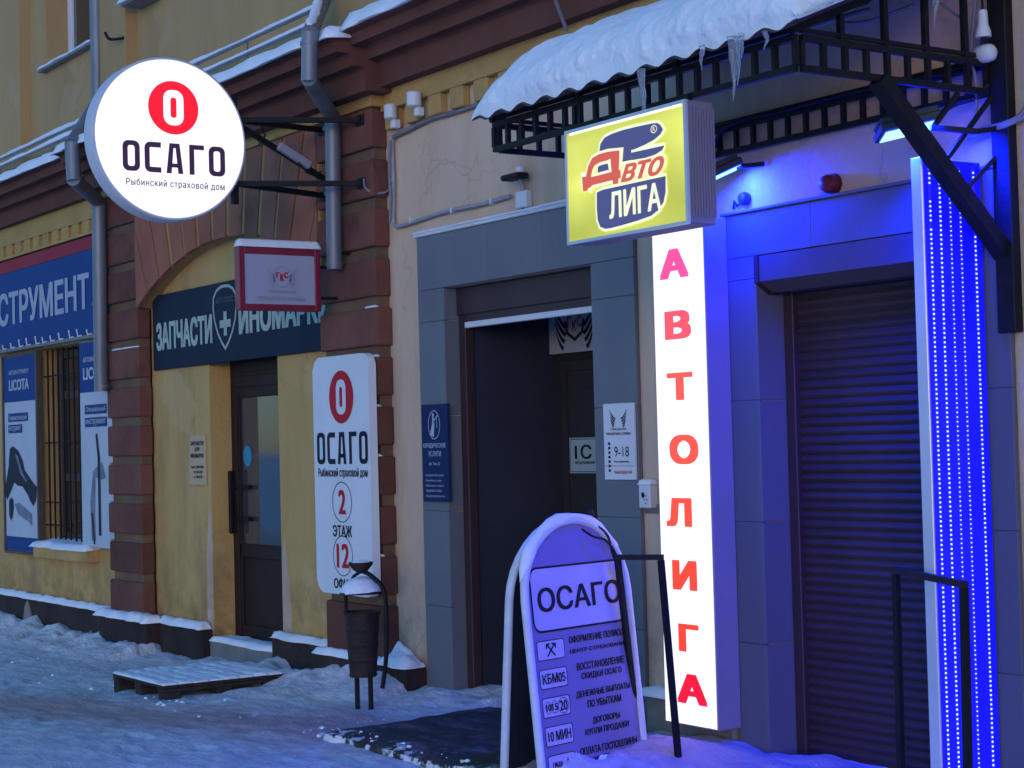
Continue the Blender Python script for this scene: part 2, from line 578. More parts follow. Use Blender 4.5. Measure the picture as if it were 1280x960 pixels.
def stroke(mb, pl, pts, t, d=0.002, closed=False):
    """a flat line of width t (number or list) along pts"""
    n = len(pts)
    L_, R_ = [], []
    for i in range(n):
        if closed:
            p0, p1 = Vector(pts[i-1]), Vector(pts[(i+1) % n])
        else:
            p0, p1 = Vector(pts[max(i-1, 0)]), Vector(pts[min(i+1, n-1)])
        tg = (p1-p0)
        if tg.length == 0:
            tg = Vector((1, 0))
        tg.normalize()
        nm = Vector((-tg.y, tg.x))
        w = (t[i] if isinstance(t, (list, tuple)) else t)/2
        if 0 < i < n-1 or closed:
            e = (Vector(pts[i])-Vector(pts[i-1]))
            if e.length > 0:
                c = abs(e.normalized().dot(tg))
                w = w/max(c, 0.5)
        q = Vector(pts[i])
        L_.append(q+nm*w)
        R_.append(q-nm*w)
    for i in range(n if closed else n-1):
        j = (i+1) % n
        mb.face([pl.p(*L_[i], d), pl.p(*L_[j], d), pl.p(*R_[j], d), pl.p(*R_[i], d)])

def osago(mb, pl, a0, a1, b0, b1, d=0.003):
    """the five square-shouldered letters of the insurer's wordmark"""
    W, H = a1-a0, b1-b0
    gap = W*0.045
    w = (W-4*gap)/5.0
    st = w*0.30
    x = a0
    def O(x):
        o = rrect(x, x+w, b0, b1, w*0.34)
        i = rrect(x+st, x+w-st, b0+st*.9, b1-st*.9, w*0.14)
        ring(mb, pl, o, i, d)
    O(x)
    x += w+gap
    # С
    c = []
    r = w*0.2
    xr = x+w-st*.1
    for q in [(xr, b1-st/2), (x+st/2+r, b1-st/2)]:
        c.append(q)
    for k in range(1, 6):
        t = R(90+18*k)
        c.append((x+st/2+r+r*math.cos(t), b1-st/2-r+r*math.sin(t)))
    for k in range(0, 6):
        t = R(180+18*k)
        c.append((x+st/2+r+r*math.cos(t), b0+st/2+r+r*math.sin(t)))
    c.append((xr, b0+st/2))
    stroke(mb, pl, c, st, d)
    x += w+gap
    # А
    cx = x+w/2
    tw = w*0.30
    flat(mb, pl, [(x, b0), (x+st, b0), (cx-tw*.12, b1), (cx-tw, b1)], d)
    flat(mb, pl, [(x+w, b0), (cx+tw, b1), (cx+tw*.12, b1), (x+w-st, b0)], d)
    flat(mb, pl, [(cx-tw*.13, b1-.001*H), (cx-tw*.2, b1-H*.16), (cx+tw*.2, b1-H*.16), (cx+tw*.13, b1-.001*H)], d)
    flat(mb, pl, [(cx-w*.27, b0+H*.2), (cx+w*.27, b0+H*.2), (cx+w*.22, b0+H*.2+st*.75), (cx-w*.22, b0+H*.2+st*.75)], d)
    x += w+gap
    # Г
    flat(mb, pl, [(x+w*.1, b0), (x+w*.1+st, b0), (x+w*.1+st, b1-st*.9), (x+w*.1, b1-st*.9)], d)
    flat(mb, pl, [(x+w*.1, b1-st*.9), (x+w, b1-st*.9), (x+w, b1), (x+w*.1, b1)], d)
    x += w+gap
    O(x)

def logo_zero(mbr, mbw, pl, ca, cb, r, d=0.003, squash=1.0):
    """red disc with a white slotted zero"""
    flat(mbr, pl, ellipse(ca, cb, r*squash, r, 48), d)
    ring(mbw, pl, rrect(ca-r*.40*squash, ca+r*.40*squash, cb-r*.66, cb+r*.66, r*.34*squash, 6),
         rrect(ca-r*.12*squash, ca+r*.12*squash, cb-r*.38, cb+r*.38, r*.10*squash, 6), d+0.0015)

def fbm(x, y, z=0.0, o=4):
    s, a, f = 0.0, 1.0, 1.0
    for _ in range(o):
        s += a*noise.noise((x*f, y*f, z*f))
        a *= .5
        f *= 2.03
    return s

def snow(name, x0, x1, y0, y1, zfun, thick, res=0.04, label=None, seed=0.0, edge=0.06, jag=0.03, material='snow', parent=None, lump=0.35, scale=6.0, droop=0.0):
    """a lump of snow lying on the surface z = zfun(x, y): rounded edges, uneven outline and top"""
    nx = max(3, int((x1-x0)/res))
    ny = max(3, int((y1-y0)/res))
    verts, faces = [], []
    def pt(i, j, top):
        u, v = i/nx, j/ny
        x = x0+(x1-x0)*u
        y = y0+(y1-y0)*v
        dx = min(x-x0, x1-x)
        dy = min(y-y0, y1-y)
        e = max(0.0, min(dx, dy)/edge)
        e = min(e, 1.0)
        h = math.sqrt(max(0.0, 1-(1-e)**2))
        k = 1-e
        if e < 1:
            q = jag*1.3*fbm(x*3.2+seed, y*3.2, seed, 2)
            if dx < dy:
                x += q*(1 if x < (x0+x1)/2 else -1)
            else:
                y += q*(1 if y < (y0+y1)/2 else -1)
        zb = zfun(x, y)
        if not top:
            return (x, y, zb - droop*k)
        t = thick*(1+lump*fbm(x*scale+seed, y*scale, seed*1.7, 4))
        return (x, y, zb + t*h + 0.004 - droop*k)
    for j in range(ny+1):
        for i in range(nx+1):
            verts.append(pt(i, j, True))
    off = len(verts)
    for j in range(ny+1):
        for i in range(nx+1):
            verts.append(pt(i, j, False))
    w = nx+1
    for j in range(ny):
        for i in range(nx):
            a = j*w+i
            faces.append((a, a+1, a+1+w, a+w))
            faces.append((off+a, off+a+w, off+a+1+w, off+a+1))
    for i in range(nx):
        a = i
        faces.append((a, off+a, off+a+1, a+1))
        a = ny*w+i
        faces.append((a, a+1, off+a+1, off+a))
    for j in range(ny):
        a = j*w
        faces.append((a, a+w, off+a+w, off+a))
        a = j*w+nx
        faces.append((a, off+a, off+a+w, a+w))
    me = bpy.data.meshes.new(name)
    me.from_pydata(verts, [], faces)
    me.materials.append(M[material])
    me.shade_smooth()
    o = link(name, me, parent)
    if parent is None:
        o['kind'] = 'stuff'
        o['label'] = label or 'snow lying on a ledge'
    return o

def smoothstep(a, b, x):
    t = max(0.0, min(1.0, (x-a)/(b-a)))
    return t*t*(3-2*t)

# ---------------------------------------------------------------- the ground: one sheet of trodden snow
def gbase(x):
    return -0.024*max(0.0, min(-9.4-x, 6.5))

_fr = random.Random(11)
PRINTS = []
for k in range(90):
    a_ = _fr.choice((math.pi, 0, math.pi))+_fr.uniform(-.35, .35)
    PRINTS.append((_fr.uniform(-15.5, -7.6), -1.5-1.7*_fr.random(), math.cos(a_), math.sin(a_), _fr.uniform(.010, .020)))
for k in range(26):
    PRINTS.append((_fr.uniform(-12.2, -9.2), _fr.uniform(-1.6, -.75), math.cos(k), math.sin(k), _fr.uniform(.008, .014)))

def footprint(x, y):
    z = 0.0
    for px_, py_, ca, sa, dp in PRINTS:
        dx, dy = x-px_, y-py_
        if abs(dx) > .25 or abs(dy) > .25:
            continue
        u, v = (dx*ca+dy*sa)/.15, (-dx*sa+dy*ca)/(.058 if dx*ca+dy*sa > -.02 else .048)
        q = u*u+v*v
        if q < 1.0:
            z -= dp*(1-q*q)
        elif q < 2.2:
            z += dp*.35*(1-abs(q-1.5)/.7)
    return z

def gz(x, y):
    z = gbase(x)+footprint(x, y)
    # trodden unevenness, stretched along the pavement
    z += 0.010*fbm(x*1.3, y*2.6, 1.0, 3) + 0.009*fbm(x*4.5, y*7, 4.0, 3) - 0.010*max(0, fbm(x*3.1, y*5.5, 7.0, 2))
    # snow swept up against the foot of the building
    if y > -1.2:
        w = 0.0
        if x < -14.0:
            w = smoothstep(-0.75, -0.12, y)*0.15
        elif x < -11.9:
            w = smoothstep(-0.5, -0.05, y)*0.05
        elif x < -9.9:
            w = smoothstep(-0.62, -0.18, y)*0.13
        elif x < -8.95:
            w = smoothstep(-0.5, -0.03, y)*0.08
        elif x > -7.75:
            w = smoothstep(-0.75, -0.1, y)*0.07*smoothstep(-7.75, -7.45, x)
        if x > -6.55 and x < -5.3 and y > -0.2:
            w *= 0.8
        z += w*(0.75+0.55*fbm(x*3.1, y*4, 9, 3))
    # the heap around the foot of the pavement board
    d = math.hypot((x+7.0)/0.42, (y+0.75)/0.55)
    if d < 1.6:
        z += 0.10*smoothstep(1.6, 0.2, d)*(0.8+0.5*fbm(x*7, y*7, 3, 3))
    # loose lumps beside the pallet
    d = math.hypot((x+10.75)/0.5, (y+0.5)/0.5)
    if d < 1.4:
        z += 0.05*smoothstep(1.4, 0.2, d)*(0.8+0.7*fbm(x*6, y*6, 5, 3))
    return z

def axis(points):
    out = []
    for a, b, s in points:
        n = max(1, int(round((b-a)/s)))
        out += [a+(b-a)*k/n for k in range(n)]
    out.append(points[-1][1])
    return out
gx = axis([(-420, -60, 40), (-60, -24, 2), (-24, -19, 0.4), (-19, -13, 0.05), (-13, -7.2, 0.026), (-7.2, -5.0, 0.035), (-5.0, -2, 0.3), (-2, 12, 2), (12, 420, 40)])
gy = axis([(-420, -40, 40), (-40, -8, 2), (-8, -4.0, 0.3), (-4.0, -2.6, 0.06), (-2.6, 0.26, 0.026), (0.26, 3, 0.7), (3, 20, 5), (20, 420, 50)])
gv, gf = [], []
for y in gy:
    for x in gx:
        near = -19 <= x <= -4.0 and -5 <= y <= 0.3
        gv.append((x, y, gz(x, y) if near else gbase(x)))
w = len(gx)
for j in range(len(gy)-1):
    for i in range(w-1):
        a = j*w+i
        gf.append((a, a+1, a+1+w, a+w))
me = bpy.data.meshes.new('ground')
me.from_pydata(gv, [], gf)
me.shade_smooth()

gm = bpy.data.materials.new('trodden_snow')
gm.use_nodes = True
N, L = gm.node_tree.nodes, gm.node_tree.links
bs = N["Principled BSDF"]
bs.inputs["Roughness"].default_value = 0.6
tc = N.new("ShaderNodeTexCoord")
def nnoise(scale, sx=1, sy=1, detail=6, rough=0.6, off=0.0):
    mp = N.new("ShaderNodeMapping")
    mp.inputs["Scale"].default_value = (sx, sy, 1)
    mp.inputs["Location"].default_value = (off, off, 0)
    L.new(tc.outputs["Object"], mp.inputs[0])
    n = N.new("ShaderNodeTexNoise")
    n.inputs["Scale"].default_value = scale
    n.inputs["Detail"].default_value = detail
    n.inputs["Roughness"].default_value = rough
    L.new(mp.outputs[0], n.inputs["Vector"])
    return n.outputs[0]
def nramp(src, p0, p1, c0=(0, 0, 0), c1=(1, 1, 1)):
    r = N.new("ShaderNodeValToRGB")
    r.color_ramp.elements[0].position = p0
    r.color_ramp.elements[1].position = p1
    r.color_ramp.elements[0].color = (*c0, 1)
    r.color_ramp.elements[1].color = (*c1, 1)
    L.new(src, r.inputs[0])
    return r.outputs[0]
def nmath(op, a, b):
    m = N.new("ShaderNodeMath")
    m.operation = op
    m.use_clamp = False
    for k, q in enumerate((a, b)):
        if isinstance(q, (int, float)):
            m.inputs[k].default_value = q
        else:
            L.new(q, m.inputs[k])
    return m.outputs[0]
def nmix(f, a, b):
    m = N.new("ShaderNodeMixRGB")
    if isinstance(f, (int, float)):
        m.inputs[0].default_value = f
    else:
        L.new(f, m.inputs[0])
    for k, q in ((1, a), (2, b)):
        if isinstance(q, tuple):
            m.inputs[k].default_value = (*q, 1)
        else:
            L.new(q, m.inputs[k])
    return m.outputs[0]
sepn = N.new("ShaderNodeSeparateXYZ")
L.new(tc.outputs["Object"], sepn.inputs[0])
# sand trodden into the middle of the pavement: a wandering band about 2 m from the wall
sx, sy = sepn.outputs[0], sepn.outputs[1]
wob = nmath('MULTIPLY', nmath('SUBTRACT', nnoise(0.8, 1, 1, 3), 0.5), 0.9)
line = nmath('SUBTRACT', nmath('ADD', sy, 1.72), nmath('MULTIPLY', nmath('ADD', sx, 10.6), 0.34))
dist = nmath('ABSOLUTE', nmath('ADD', line, wob), 0)
band = nmath('SUBTRACT', 1.0, nmath('MULTIPLY', dist, 0.95))
grain = nnoise(2.2, 1, 2.6, 8, 0.68)
sand = nramp(nmath('ADD', nmath('MULTIPLY', band, 0.55), nmath('MULTIPLY', grain, 0.6)), 0.46, 0.74)
white = nmix(nramp(nnoise(5.5, 1, 2.4, 9, 0.74, 4), 0.38, 0.60), (0.62, 0.61, 0.64), (0.96, 0.96, 0.96))
# grey ice showing through where the snow is thin
ice = nramp(nnoise(1.6, 1, 3.0, 8, 0.7, 9), 0.50, 0.70)
c = nmix(nmath('MULTIPLY', ice, 0.45), white, (0.42, 0.42, 0.46))
c = nmix(nmath('MULTIPLY', sand, 0.92), c, (0.62, 0.41, 0.385))
spk = nramp(nnoise(55, 1, 1, 2, 0.5, 2), 0.70, 0.76)
c = nmix(nmath('MULTIPLY', spk, 0.6), c, (0.10, 0.08, 0.07))
L.new(c, bs.inputs["Base Color"])
bp = N.new("ShaderNodeBump")
bp.inputs["Strength"].default_value = 0.9
bp.inputs["Distance"].default_value = 0.035
hh = nmath('ADD', nmath('MULTIPLY', nnoise(8, 1, 2.4, 10, 0.72), 1.3), nmath('MULTIPLY', nnoise(38, 1, 1, 4, 0.6), 0.35))
L.new(hh, bp.inputs["Height"])
L.new(bp.outputs[0], bs.inputs["Normal"])
rg = nramp(nmath('ADD', nnoise(2.0, 1, 2.5, 5), 0.0), 0.35, 0.65, (0.4,)*3, (0.8,)*3)
L.new(rg, bs.inputs["Roughness"])
me.materials.append(gm)
ground = link('ground', me)
ground['kind'] = 'structure'
ground['label'] = 'pavement under trodden bluish snow with brown sanded streaks'

# ---------------------------------------------------------------- the building
B = thing('building', 'old two storey plastered building with brown rusticated pilasters, arch and cornice', 'building', (-10, 0, 0))

WT = 0.42
def wall_with_hole(mb, x0, x1, z0, z1, hx0, hx1, hz0, hz1, y, t=WT):
    mb.box(x0, hx0, y, y+t, z0, z1)
    mb.box(hx1, x1, y, y+t, z0, z1)
    if hz1 < z1:
        mb.box(hx0, hx1, y, y+t, hz1, z1)
    if hz0 > z0:
        mb.box(hx0, hx1, y, y+t, z0, hz0)
D1 = (-9.53, -7.95, 2.575)
D2 = (-6.61, -5.25, 2.48)
mb = MB()
mb.box(-10.3, D1[0], 0, WT, -.6, 3.95)
mb.box(D1[0], D1[1], 0, WT, D1[2], 3.95)
mb.box(D1[1], D2[0], 0, WT, -.6, 3.95)
mb.box(D2[0], D2[1], 0, WT, D2[2], 3.95)
mb.box(D2[1], 4, 0, WT, -.6, 3.95)
mb.build('wall', M['beige'], B, label='beige plaster wall around the two entrances')
mb = MB()
wall_with_hole(mb, -30, -15.0, -.8, 3.9, -17.13, -15.65, .72, 2.62, 0.0)
mb.build('wall', M['yellow'], B, label='yellow plaster wall with the barred window')
mb = MB()
DB = (-13.18, -11.96, 2.55)
wall_with_hole(mb, -14.35, -10.93, -.8, 3.7, DB[0], DB[1], -.75, DB[2], 0.02, 0.4)
mb.build('wall', M['yellow'], B, label='yellow plaster infill under the arch')
mb = MB()
mb.mi = 0
zt = 8.0
def uw(x0, x1, z0, z1):
    mb.box(x0, x1, .05, .45, z0, z1)
WIN2 = [(-19.6, -18.21), (-16.92, -15.42)]
edges = [-30, WIN2[0][0], WIN2[0][1], WIN2[1][0], WIN2[1][1], 4]
uw(-30, 4, 4.0, 5.33)
uw(-30, WIN2[0][0], 5.33, zt)
uw(WIN2[0][1], WIN2[1][0], 5.33, zt)
uw(WIN2[1][1], 4, 5.33, zt)
for a, b in WIN2:
    uw(a, b, 7.2, zt)
mb.build('wall', M['upper'], B, label='dull yellow wall of the upper storey')
for a, b in ((-18.15, -17.42), (-15.38, -14.62)):
    mb = MB()
    mb.box(a, b, -.05, .05, 4.2, zt)
    mb.build('lesene', M['upper'], B)
# back of the house, so that no light passes through it
mb = MB()
mb.box(-30, 4, 3.0, 3.2, -1, 8)
mb.box(-30, 4, .45, 3.0, 7.8, 8.0)
mb.build('rear_wall', M['darkwall'], B)

# upper storey windows
for k, (a, b) in enumerate(WIN2):
    mb = MB()
    z0, z1 = 5.36, 7.2
    y0, y1 = .27, .34
    f = .075
    mb.box(a, a+f, y0, y1, z0, z1, .006)
    mb.box(b-f, b, y0, y1, z0, z1, .006)
    mb.box(a+f, b-f, y0, y1, z0, z0+f, .006)
    mb.box(a+f, b-f, y0, y1, z1-f, z1, .006)
    m = (a+b)/2 + .02
    mb.box(m-.06, m+.06, y0-.01, y1, z0+f, z1-f, .006)
    for q0, q1 in ((a+f, m-.06), (m+.06, b-f)):
        mb.box(q0, q0+.05, y0-.008, y1-.01, z0+f, z1-f, .004)
        mb.box(q1-.05, q1, y0-.008, y1-.01, z0+f, z1-f, .004)
        mb.box(q0+.05, q1-.05, y0-.008, y1-.01, z0+f, z0+f+.05, .004)
        mb.box(q0+.05, q1-.05, y0-.008, y1-.01, 6.05, 6.15, .004)
    wf = mb.build('window', M['pvc'], B, label='white upper storey window frame')
    mb = MB()
    mb.box(a+f+.04, b-f-.04, y0+.02, y0+.035, z0+f+.04, z1-f)
    mb.build('pane', M['glass'], wf)
    mb = MB()
    mb.box(a-.04, b+.04, -.03, .28, 5.325, 5.345)
    mb.build('sill', M['pipe'], wf)

# frieze with small dentils, right part and left part
mb = MB()
mb.box(-10.2, 4, -.06, 0, 3.80, 3.93)
fr = mb.build('frieze', M['frieze'], B)
mb = MB()
mb.box(-.076, .076, -.06, 0, 0, .132, .008)
dent = mb.mesh('dentil', M['frieze'])
for k in range(40):
    x = -10.075 + .27*(k)
    link('dentil', dent, fr, loc=(x+.005*random.uniform(-1, 1)-.0, 0, 3.668))
    if x > 0:
        break
mb = MB()
mb.box(-25, -15.0, -.06, 0, 3.72, 3.90)
fl = mb.build('frieze', M['frieze'], B)
mb = MB()
mb.box(-.085, .085, -.06, 0, 0, .118, .006)
dent2 = mb.mesh('dentil', M['frieze'])
for k in range(16):
    link('dentil', dent2, fl, loc=(-15.395-.27*k, 0, 3.602))
mb = MB()
mb.box(-25, -15.05, -.085, 0, 3.575, 3.60)
mb.build('string_course', M['frieze'], B)
mb = MB()
mb.box(-15.02, -10.17, -.15, 0.02, 3.83, 3.90)
mb.build('frieze', M['frieze'], B)

# cornice: three stepped mouldings in each stretch
def cornice(x0, x1, ys, zs, back=.05):
    prof = []
    b1, b2, b3, b4 = ys
    z1, z2, z3, z4, z5 = zs
    P = [(back, z1), (b1, z1), (b1, z2-.015), (b1-.02, z2), (b2, z2), (b2-.012, z3-.02), (b2-.03, z3), (b3, z3), (b3-.015, z4-.01), (b4, z4), (b4, z5), (back, z5+.05)]
    m = MB()
    m.prism([(x0, y, z) for y, z in P], (x1-x0, 0, 0))
    return m.build('cornice', M['cornice'], B)
cornice(-10.05, 4, (-.15, -.24, -.36, -.42), (3.93, 4.10, 4.18, 4.255, 4.28))
cornice(-30, -15.12, (-.13, -.22, -.34, -.40), (3.90, 4.055, 4.135, 4.215, 4.235))
cornice(-15.12, -10.05, (-.255, -.345, -.465, -.525), (3.90, 4.053, 4.13, 4.205, 4.225))

# pilasters: ochre core, brown stone blocks standing proud
def block_mesh(w, d, h, bev=.014, seed=0):
    m = MB()
    m.box(-w/2, w/2, 0, d, 0, h, bev, 2)
    return m.mesh('stone_block', M['brown'])
def pilaster(x0, x1, centres, ztop, zbot, joint=.075):
    m = MB()
    m.box(x0+.03, x1-.03, -.092, .0, zbot, ztop)
    p = m.build('pilaster', M['ochre'], B)
    cs = sorted(centres)
    tops = [c-joint/2 for c in cs]+[ztop]
    bots = [zbot]+[c+joint/2 for c in cs]
    for z0, z1 in zip(bots, tops):
        if z1-z0 < .03:
            continue
        k = random.uniform(-.006, .006)
        me = block_mesh(x1-x0+k, .125, z1-z0)
        link('stone_block', me, p, loc=((x0+x1)/2+k/2, -.125+random.uniform(-.005, .004), z0))
pilaster(-15.04, -14.31, [.518+.3335*k for k in range(10)], 3.83, .16)
pilaster(-11.01, -10.215, [.575+.328*k for k in range(10)], 3.83, .16)

# arch of voussoirs
AC, AR = (-12.62, -.42), 3.64
mb = MB()
pts = []
x0, x1 = -14.335, -10.985
n = 40
low = []
for k in range(n+1):
    x = x0+(x1-x0)*k/n
    low.append((x, AC[1]+math.sqrt((AR+.012)**2-(x-AC[0])**2)))
for k in range(n):
    (xa, za), (xb, zb) = low[k], low[k+1]
    mb.prism([(xa, -.114, za), (xb, -.114, zb), (xb, -.114, 3.83), (xa, -.114, 3.83)], (0, .134, 0))
arch = mb.build('arch', M['archjoint'], B)
def clip(poly, axis_, val, keep_less):
    out = []
    for i in range(len(poly)):
        a, b = poly[i], poly[(i+1) % len(poly)]
        ia = (a[axis_] <= val) if keep_less else (a[axis_] >= val)
        ib = (b[axis_] <= val) if keep_less else (b[axis_] >= val)
        if ia:
            out.append(a)
        if ia != ib:
            t = (val-a[axis_])/(b[axis_]-a[axis_])
            out.append((a[0]+t*(b[0]-a[0]), a[1]+t*(b[1]-a[1])))
    return out
step = .27/AR
for k in range(-7, 8):
    a0, a1 = (k-.5)*step, (k+.5)*step
    g = .028 if abs(k) < 5 else .006
    inn = AR
    out_r = 5.6
    q = []
    for t in range(4):
        a = a0+(a1-a0)*t/3
        q.append((AC[0]+inn*math.sin(a), AC[1]+inn*math.cos(a)))
    q2 = []
    for a in (a1, a0):
        q2.append((AC[0]+out_r*math.sin(a), AC[1]+out_r*math.cos(a)))
    poly = q+q2
    # joint: pull both radial sides in
    c = Vector((math.cos((a0+a1)/2), -math.sin((a0+a1)/2)))
    ctr = sum((Vector(p).dot(c) for p in poly))/len(poly)
    poly = [tuple(Vector(p)-c*(g if Vector(p).dot(c) > ctr else -g)) for p in poly]
    poly = clip(poly, 1, 3.826, True)
    poly = clip(poly, 0, -14.313, False)
    poly = clip(poly, 0, -11.013, True)
    if len(poly) < 3:
        continue
    m = MB()
    yv = -.125+random.uniform(-.005, .004)
    m.prism([(x, yv, z) for x, z in poly], (0, .034, 0))
    es = m.bm.edges[:]
    o = m.build('voussoir', M['archbrown'], arch)

# plinth
for (a, b, y, z0, z1, k) in ((-30, -15.13, -.08, -.8, .17, 0), (-15.13, -14.06, -.2, -.8, .165, 0), (-14.06, -13.2, -.085, -.8, .165, 0),
                             (-11.97, -11.12, -.075, -.8, .20, 0), (-11.12, -9.88, -.16, -.8, .165, 0), (-7.55, -6.84, -.05, -.6, .24, 1)):
    mb = MB()
    mb.box(a, b, y, .015, z0, z1, .012)
    mb.build('plinth', M['plinth'] if k == 0 else M['concrete'], B)
for x, w_, h_ in ((-17.35, .28, .36), (-15.62, .15, .18)):
    mb = MB()
    pts = [(x-w_/2, -.095, -.35), (x+w_/2, -.095, -.35), (x+w_/2, -.095, -.18+h_*.2), (x+w_*.25, -.095, -.18+h_*.75), (x, -.095, -.18+h_*.92), (x-w_*.25, -.095, -.18+h_*.75), (x-w_/2, -.095, -.18+h_*.2)]
    mb.prism(pts, (0, .02, 0))
    mb.build('bare_stone', M['barestone'], B)
# door step
mb = MB()
mb.box(-13.19, -11.97, -.02, .45, -.7, .075, .01)
mb.build('door_step', M['concrete'], B)
# pale mortar patches beside the brown door
mb = MB()
mb.prism([(-13.30, .017, .12), (-13.185, .017, .12), (-13.185, .017, 1.05), (-13.23, .017, 1.15), (-13.29, .017, .75)], (0, .01, 0))
mb.prism([(-11.955, .017, .15), (-11.80, .017, .15), (-11.83, .017, .5), (-11.90, .017, .95), (-11.955, .017, .8)], (0, .01, 0))
mb.build('mortar_patch', M['beige'], B)

# brown shop door under the arch
mb = MB()
y = .2
mb.box(-13.18, -13.08, y, y+.08, .075, 2.55, .006)
mb.box(-12.06, -11.96, y, y+.08, .075, 2.55, .006)
mb.box(-13.08, -12.06, y, y+.08, 2.0, 2.55, .006)
mb.box(-13.08, -12.06, y+.01, y+.07, .075, .20, .006)
mb.box(-13.08, -12.06, y+.01, y+.07, .73, .84, .006)
mb.box(-13.08, -13.05, y+.01, y+.07, .2, 2.0, .004)
mb.box(-12.33, -12.06, y+.01, y+.07, .2, 2.0, .004)
mb.box(-13.05, -12.33, y+.03, y+.06, .20, .73)
for z in (2.08, 2.2, 2.32, 2.44):
    mb.box(-13.07, -12.07, y-.008, y, z, z+.09, .004)
door = mb.build('door', M['doorbrown'], B)
mb = MB()
mb.box(-13.05, -12.33, y+.03, y+.045, .84, 2.0)
mb.build('pane', M['doorglass'], door)
mb = MB()
mb.box(-13.155, -13.115, y-.05, y-.02, .92, 1.42, .006)
mb.box(-13.15, -13.12, y-.03, y, 1.0, 1.06)
mb.box(-13.15, -13.12, y-.03, y, 1.28, 1.34)
mb.build('handle', M['steel'], door)
for z in (1.02, 1.27):
    mb = MB()
    mb.box(-13.13, -12.86, y-.012, y+.012, z, z+.035)
    mb.build('bracket', M['steel'], door)
mb = MB()
pl = wall_plane(y+.028)
flat(mb, pl, ellipse(-12.94, 1.535, .075, .085, 24))
stk = mb.build('sticker', M['sticker'], door)

# grey tiled door surrounds: every tile a part, joints recessed
def surround(tiles, back, tm, name='door_surround', label=None):
    m = MB()
    for x0, x1, z0, z1 in back:
        m.box(x0, x1, -.022, -.002, z0, z1)
    s = m.build(name, M['grout'], B, label=label)
    for x0, x1, z0, z1 in tiles:
        t = MB()
        g = .0013
        t.box(x0+g, x1-g, -.03+random.uniform(-.0012, .0012), -.006, z0+g, z1-g, .0015)
        t.build('tile', tm, s)
    return s
tl = []
zs = [-.3, .57, 1.17, 1.77, 2.37, 2.575]
for a, b in zip(zs[:-1], zs[1:]):
    tl.append((-9.83, -9.53, a, b))
    tl.append((-7.95, -7.57, a, b))
for a, b in zip([-9.83, -9.0, -8.42, -7.57], [-9.0, -8.42, -7.57]):
    tl.append((a, b, 2.575, 2.92))
s1 = surround(tl, [(-9.825, -9.535, -.3, 2.575), (-7.945, -7.575, -.3, 2.575), (-9.825, -7.575, 2.577, 2.915)], M['tile'])
zs = [-.3, .57, 1.17, 1.77, 2.37, 2.482]
tl = []
for a, b in zip(zs[:-1], zs[1:]):
    tl.append((-6.82, -6.61, a, b))
    tl.append((-5.25, -5.02, a, b))
for a, b in zip([-6.82, -6.2, -5.6, -5.02], [-6.2, -5.6, -5.02]):
    tl.append((a, b, 2.482, 2.70))
s2 = surround(tl, [(-6.815, -6.615, -.3, 2.48), (-5.245, -5.025, -.3, 2.48), (-6.815, -5.025, 2.485, 2.695)], M['tile2'])
# reveals
def reveal(s, x, y1, z1, sign, tm):
    zz = [-.3, .57, 1.17, 1.77, 2.37, z1]
    for a, b in zip(zz[:-1], zz[1:]):
        t = MB()
        t.box(x if sign > 0 else x-.012, x+.012 if sign > 0 else x, -.0285, y1, a+.0022, b-.0022, .0015)
        t.build('tile', tm, s)
reveal(s1, -9.53, .095, 2.575, 1, M['tile'])
reveal(s1, -7.95, .095, 2.575, -1, M['tile'])
reveal(s2, -6.61, .15, 2.48, 1, M['tile2'])
reveal(s2, -5.25, .15, 2.48, -1, M['tile2'])
mb = MB()
mb.box(-9.85, -7.55, -.045, .0, 2.92, 2.945, .004)
mb.build('ledge', M['whitecap'], s1)
mb = MB()
mb.box(-6.84, -5.0, -.045, .0, 2.70, 2.715, .004)
mb.build('ledge', M['tile'], s2)

# first entrance: raised shutter box, corridor, inner door
mb = MB()
mb.box(-9.515, -7.965, .06, .35, 2.40, 2.57, .005)
mb.box(-9.45, -7.965, .075, .1, 2.352, 2.40)
mb.box(-9.515, -9.44, .075, .14, -.2, 2.40, .004)
mb.box(-8.03, -7.965, .075, .14, -.2, 2.40, .004)
rb = mb.build('shutter_box', M['shutter'], B, label='dark brown shutter box over the open entrance')
mb = MB()
mb.box(-9.43, -8.04, .065, .095, 2.315, 2.352, .004)
mb.build('shutter_rail', M['white'], rb)
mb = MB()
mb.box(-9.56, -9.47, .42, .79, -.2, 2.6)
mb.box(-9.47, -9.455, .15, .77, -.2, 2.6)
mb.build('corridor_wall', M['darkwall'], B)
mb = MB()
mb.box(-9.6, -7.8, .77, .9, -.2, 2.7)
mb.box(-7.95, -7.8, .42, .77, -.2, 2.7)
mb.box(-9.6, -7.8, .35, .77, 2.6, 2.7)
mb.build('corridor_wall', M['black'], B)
mb = MB()
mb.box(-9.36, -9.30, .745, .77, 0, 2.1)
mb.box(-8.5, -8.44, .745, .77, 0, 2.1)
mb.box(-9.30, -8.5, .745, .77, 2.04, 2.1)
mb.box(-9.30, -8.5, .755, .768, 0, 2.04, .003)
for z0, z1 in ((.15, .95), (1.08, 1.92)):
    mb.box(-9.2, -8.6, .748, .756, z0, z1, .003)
mb.build('inner_door', M['innerdoor'], B)

